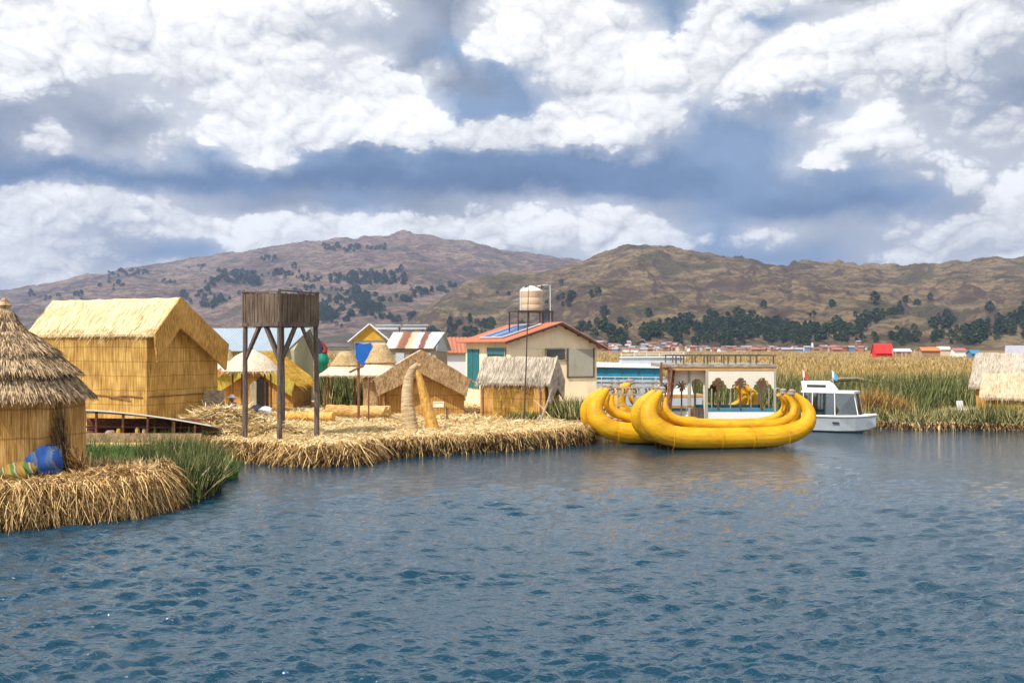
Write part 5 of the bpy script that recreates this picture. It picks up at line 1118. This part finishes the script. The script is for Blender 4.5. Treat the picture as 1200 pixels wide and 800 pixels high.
# ================================================================== trees on the hills
def tree_mesh(seed, h, r, conical):
    rs = np.random.default_rng(seed); V = []; n = 190
    t = rs.uniform(.12, 1, n)**.8; th = rs.uniform(0, 6.283, n)
    rad = r*(np.sin(np.pi*np.clip(t*.92+.06, 0, 1))**.6 if not conical else (1.05-t)**.7)*(.45+.8*rs.random(n))
    P = np.stack([rad*np.cos(th), rad*np.sin(th), t*h], 1); s = r*.30*(.5+.9*rs.random(n)); vs = []
    for k in range(4): vs.append(P+unit(rs.normal(size=(n,3)))*s[:,None])
    return np.stack(vs, 1).reshape(-1, 3), np.arange(n*4).reshape(-1, 4)
TREE = [tree_mesh(1, 1., .36, False), tree_mesh(2, 1., .30, False), tree_mesh(3, 1., .34, True), tree_mesh(4, 1., .45, False)]
m_tree = fibre('hill_tree_foliage', (.014,.026,.010), (.03,.05,.018), (.06,.09,.03), (.1,.1,.1), isl=.8, patch=.3)
m_trunk = paint('tree_trunk', (.12,.09,.06), .9)
def trees(k, pts, hmin, hmax):
    out = []
    for (px_, d_) in pts:
        z = float(hill_h(k, np.array([px_]), np.array([d_]))[0]); V, Q = random.choice(TREE); s = random.uniform(hmin, hmax); a = random.uniform(0, 6.28)
        U = V*np.array([s*random.uniform(.9,1.4), s*random.uniform(.9,1.4), s]); W_ = np.stack([U[:,0]*math.cos(a)-U[:,1]*math.sin(a), U[:,0]*math.sin(a)+U[:,1]*math.cos(a), U[:,2]], 1)+np.array([X(px_,d_), d_, z-.3])
        out.append((W_, Q))
    return out
def d_at(k, px, py):
    ds = np.linspace(HD[k][0], HD[k][1], 400); z = hill_h(k, ds*0+px, ds); yy = 405-(z-HC)*F/ds
    ok = np.where(yy <= py)[0]; return float(ds[ok[0]]) if len(ok) else None
def grove(k, cx_, cy_, rx, ry, n, box=False, tilt=0.):
    o = []; tries = 0; n = int(n*(.55 if k == 'L' else .31)); ry = ry*1.15
    while len(o) < n and tries < n*3:
        tries += 1
        a, b = (random.uniform(-1,1), random.uniform(-1,1)) if box else (random.gauss(0,.5), random.gauss(0,.5))
        x = cx_+a*rx; y = cy_+b*ry+tilt*a*rx
        if not box and float(vn(x*.11, y*.2, 1.)) < -.12: continue
        d = d_at(k, x, y)
        if d: o.append((x, d))
    return o
random.seed(5)
L_ = [(403,328,16,4.5,60,1,0),(443,327,32,6.5,220,1,0),(278,326,25,6.5,170,1,.05),(300,331,14,4,50,0,0),(150,321,24,3.5,70,1,-.12),(330,322,20,3,40,0,0),(400,292,22,3.5,70,1,.0),(435,291,18,2,26,1,0),(315,304,10,3,22,1,-.1),(232,313,12,2,16,0,0),(240,340,12,6,45,0,-.5),(252,355,20,7,80,0,-.2),
      (360,335,26,14,46,0,0),(395,350,24,10,70,0,0),(432,360,22,8,150,0,0),(424,345,14,6,60,0,.4),(385,372,30,8,80,0,0),(450,375,40,8,60,0,0),(500,342,24,5,36,0,0),(340,360,60,18,60,0,0),(200,333,14,3,14,0,0),(60,347,40,8,26,0,0),(130,336,40,6,18,0,0),(380,365,20,7,60,0,0),(530,335,18,4,18,0,0),(470,355,20,5,26,0,0)]
pts = []
for a in L_: pts += grove('L', *a)
tag(blades('far_hill_woods', m_tree, trees('L', pts, 6, 12)), kind='stuff')
R_ = [(560,395,26,6,60,0,0),(520,392,30,10,45,0,0),(537,378,30,7,26,0,0),(578,385,24,8,30,0,0),(662,354,14,7,26,0,0),(640,358,8,4,8,0,0),(705,385,30,8,60,0,0),(730,393,30,6,50,0,0),(770,393,30,8,90,0,-.05),(800,389,30,10,150,0,0),(830,383,26,10,170,0,0),(862,384,30,11,240,0,0),(895,388,26,9,210,0,0),(930,390,30,9,190,0,0),(965,391,30,8,170,0,0),(1000,385,30,10,140,0,-.2),(1025,375,24,6,60,0,-.35),(1045,366,16,6,30,0,-.3),
      (1060,395,22,6,50,0,0),(1105,388,16,10,70,0,0),(1108,372,8,4,14,0,0),(1150,390,24,10,100,0,-.2),(1180,382,24,8,90,0,-.35),(1200,372,20,8,60,0,-.3),(1215,390,30,10,90,0,0),(1140,400,30,4,40,0,0),(900,400,160,4,130,0,0),(790,404,100,3,60,0,0),(1040,402,60,3,30,0,0),(620,340,50,14,14,0,0)]
pts = []
for a in R_: pts += grove('R', *a)
tag(blades('hill_foot_woods', m_tree, trees('R', pts, 4.5, 9.5)), kind='stuff')
# single trees standing alone on the slopes
lone = [('R',708,371,12),('R',693,350,10),('R',701,347,10),('R',1025,357,14),('R',975,362,9),('R',895,362,9),('R',640,375,12),('R',1090,352,9),('R',760,372,9),('R',1160,368,12),('R',1075,360,9),('R',620,392,12),('L',215,352,24),('L',95,350,20),('L',345,316,18),('L',470,318,16)]
lb = ['on the tan slope above the cream house', 'on the rise behind the tan water tank', 'with a forked crown behind the water tank', 'on the slope above the red house', 'on bare ground above the village', 'halfway up the hill over the pavilion',
      'between the solar panels and the hillside grove', 'small, high above the orange roof', 'on open slope above the tour boat', 'above the tan thatched huts', 'small, above the thin white roof', 'low on the slope behind the red roof ridge', 'above the golden hall roof', 'on the long slope above the round hut', 'above the wooden tower box', 'high on the pale slope above the rusty shed']
for (k, px_, py_, h_), l in zip(lone, lb):
    d = d_at(k, px_, py_) 
    if not d: continue
    V, Q = random.choice(TREE[:2]); t = empty('hill_tree', (X(px_,d), d, float(hill_h(k, np.array([px_]), np.array([d]))[0])-.2), random.uniform(0,6), 'lone dark tree '+l, 'tree', 'lone trees on the hills')
    np_mesh('crown', V*np.array([h_*1.1,h_*1.1,h_]), Q, m_tree, t); MB().tube([(0,0,-1),(0,0,h_*.5)], [h_*.035,h_*.02], 6).build('trunk', m_trunk, t)

# ================================================================== air
mbt.scale = (.76, 1, 1.06)
hz = MB().b2(-5200,5200,-60,4400,-1.2,430).build('haze', None if False else bpy.data.materials.new('haze_air'))
m = hz.data.materials[0]; m.use_nodes = True; nt = m.node_tree
for n in list(nt.nodes):
    if n.type != 'OUTPUT_MATERIAL': nt.nodes.remove(n)
pv_ = nt.nodes.new('ShaderNodeVolumePrincipled'); pv_.inputs['Color'].default_value = (.50,.66,1.0,1); pv_.inputs['Density'].default_value = .00013; pv_.inputs['Anisotropy'].default_value = .3
nt.links.new(pv_.outputs[0], [n for n in nt.nodes if n.type == 'OUTPUT_MATERIAL'][0].inputs['Volume'])
tag(hz, kind='stuff'); sc.cycles.volume_bounces = 0
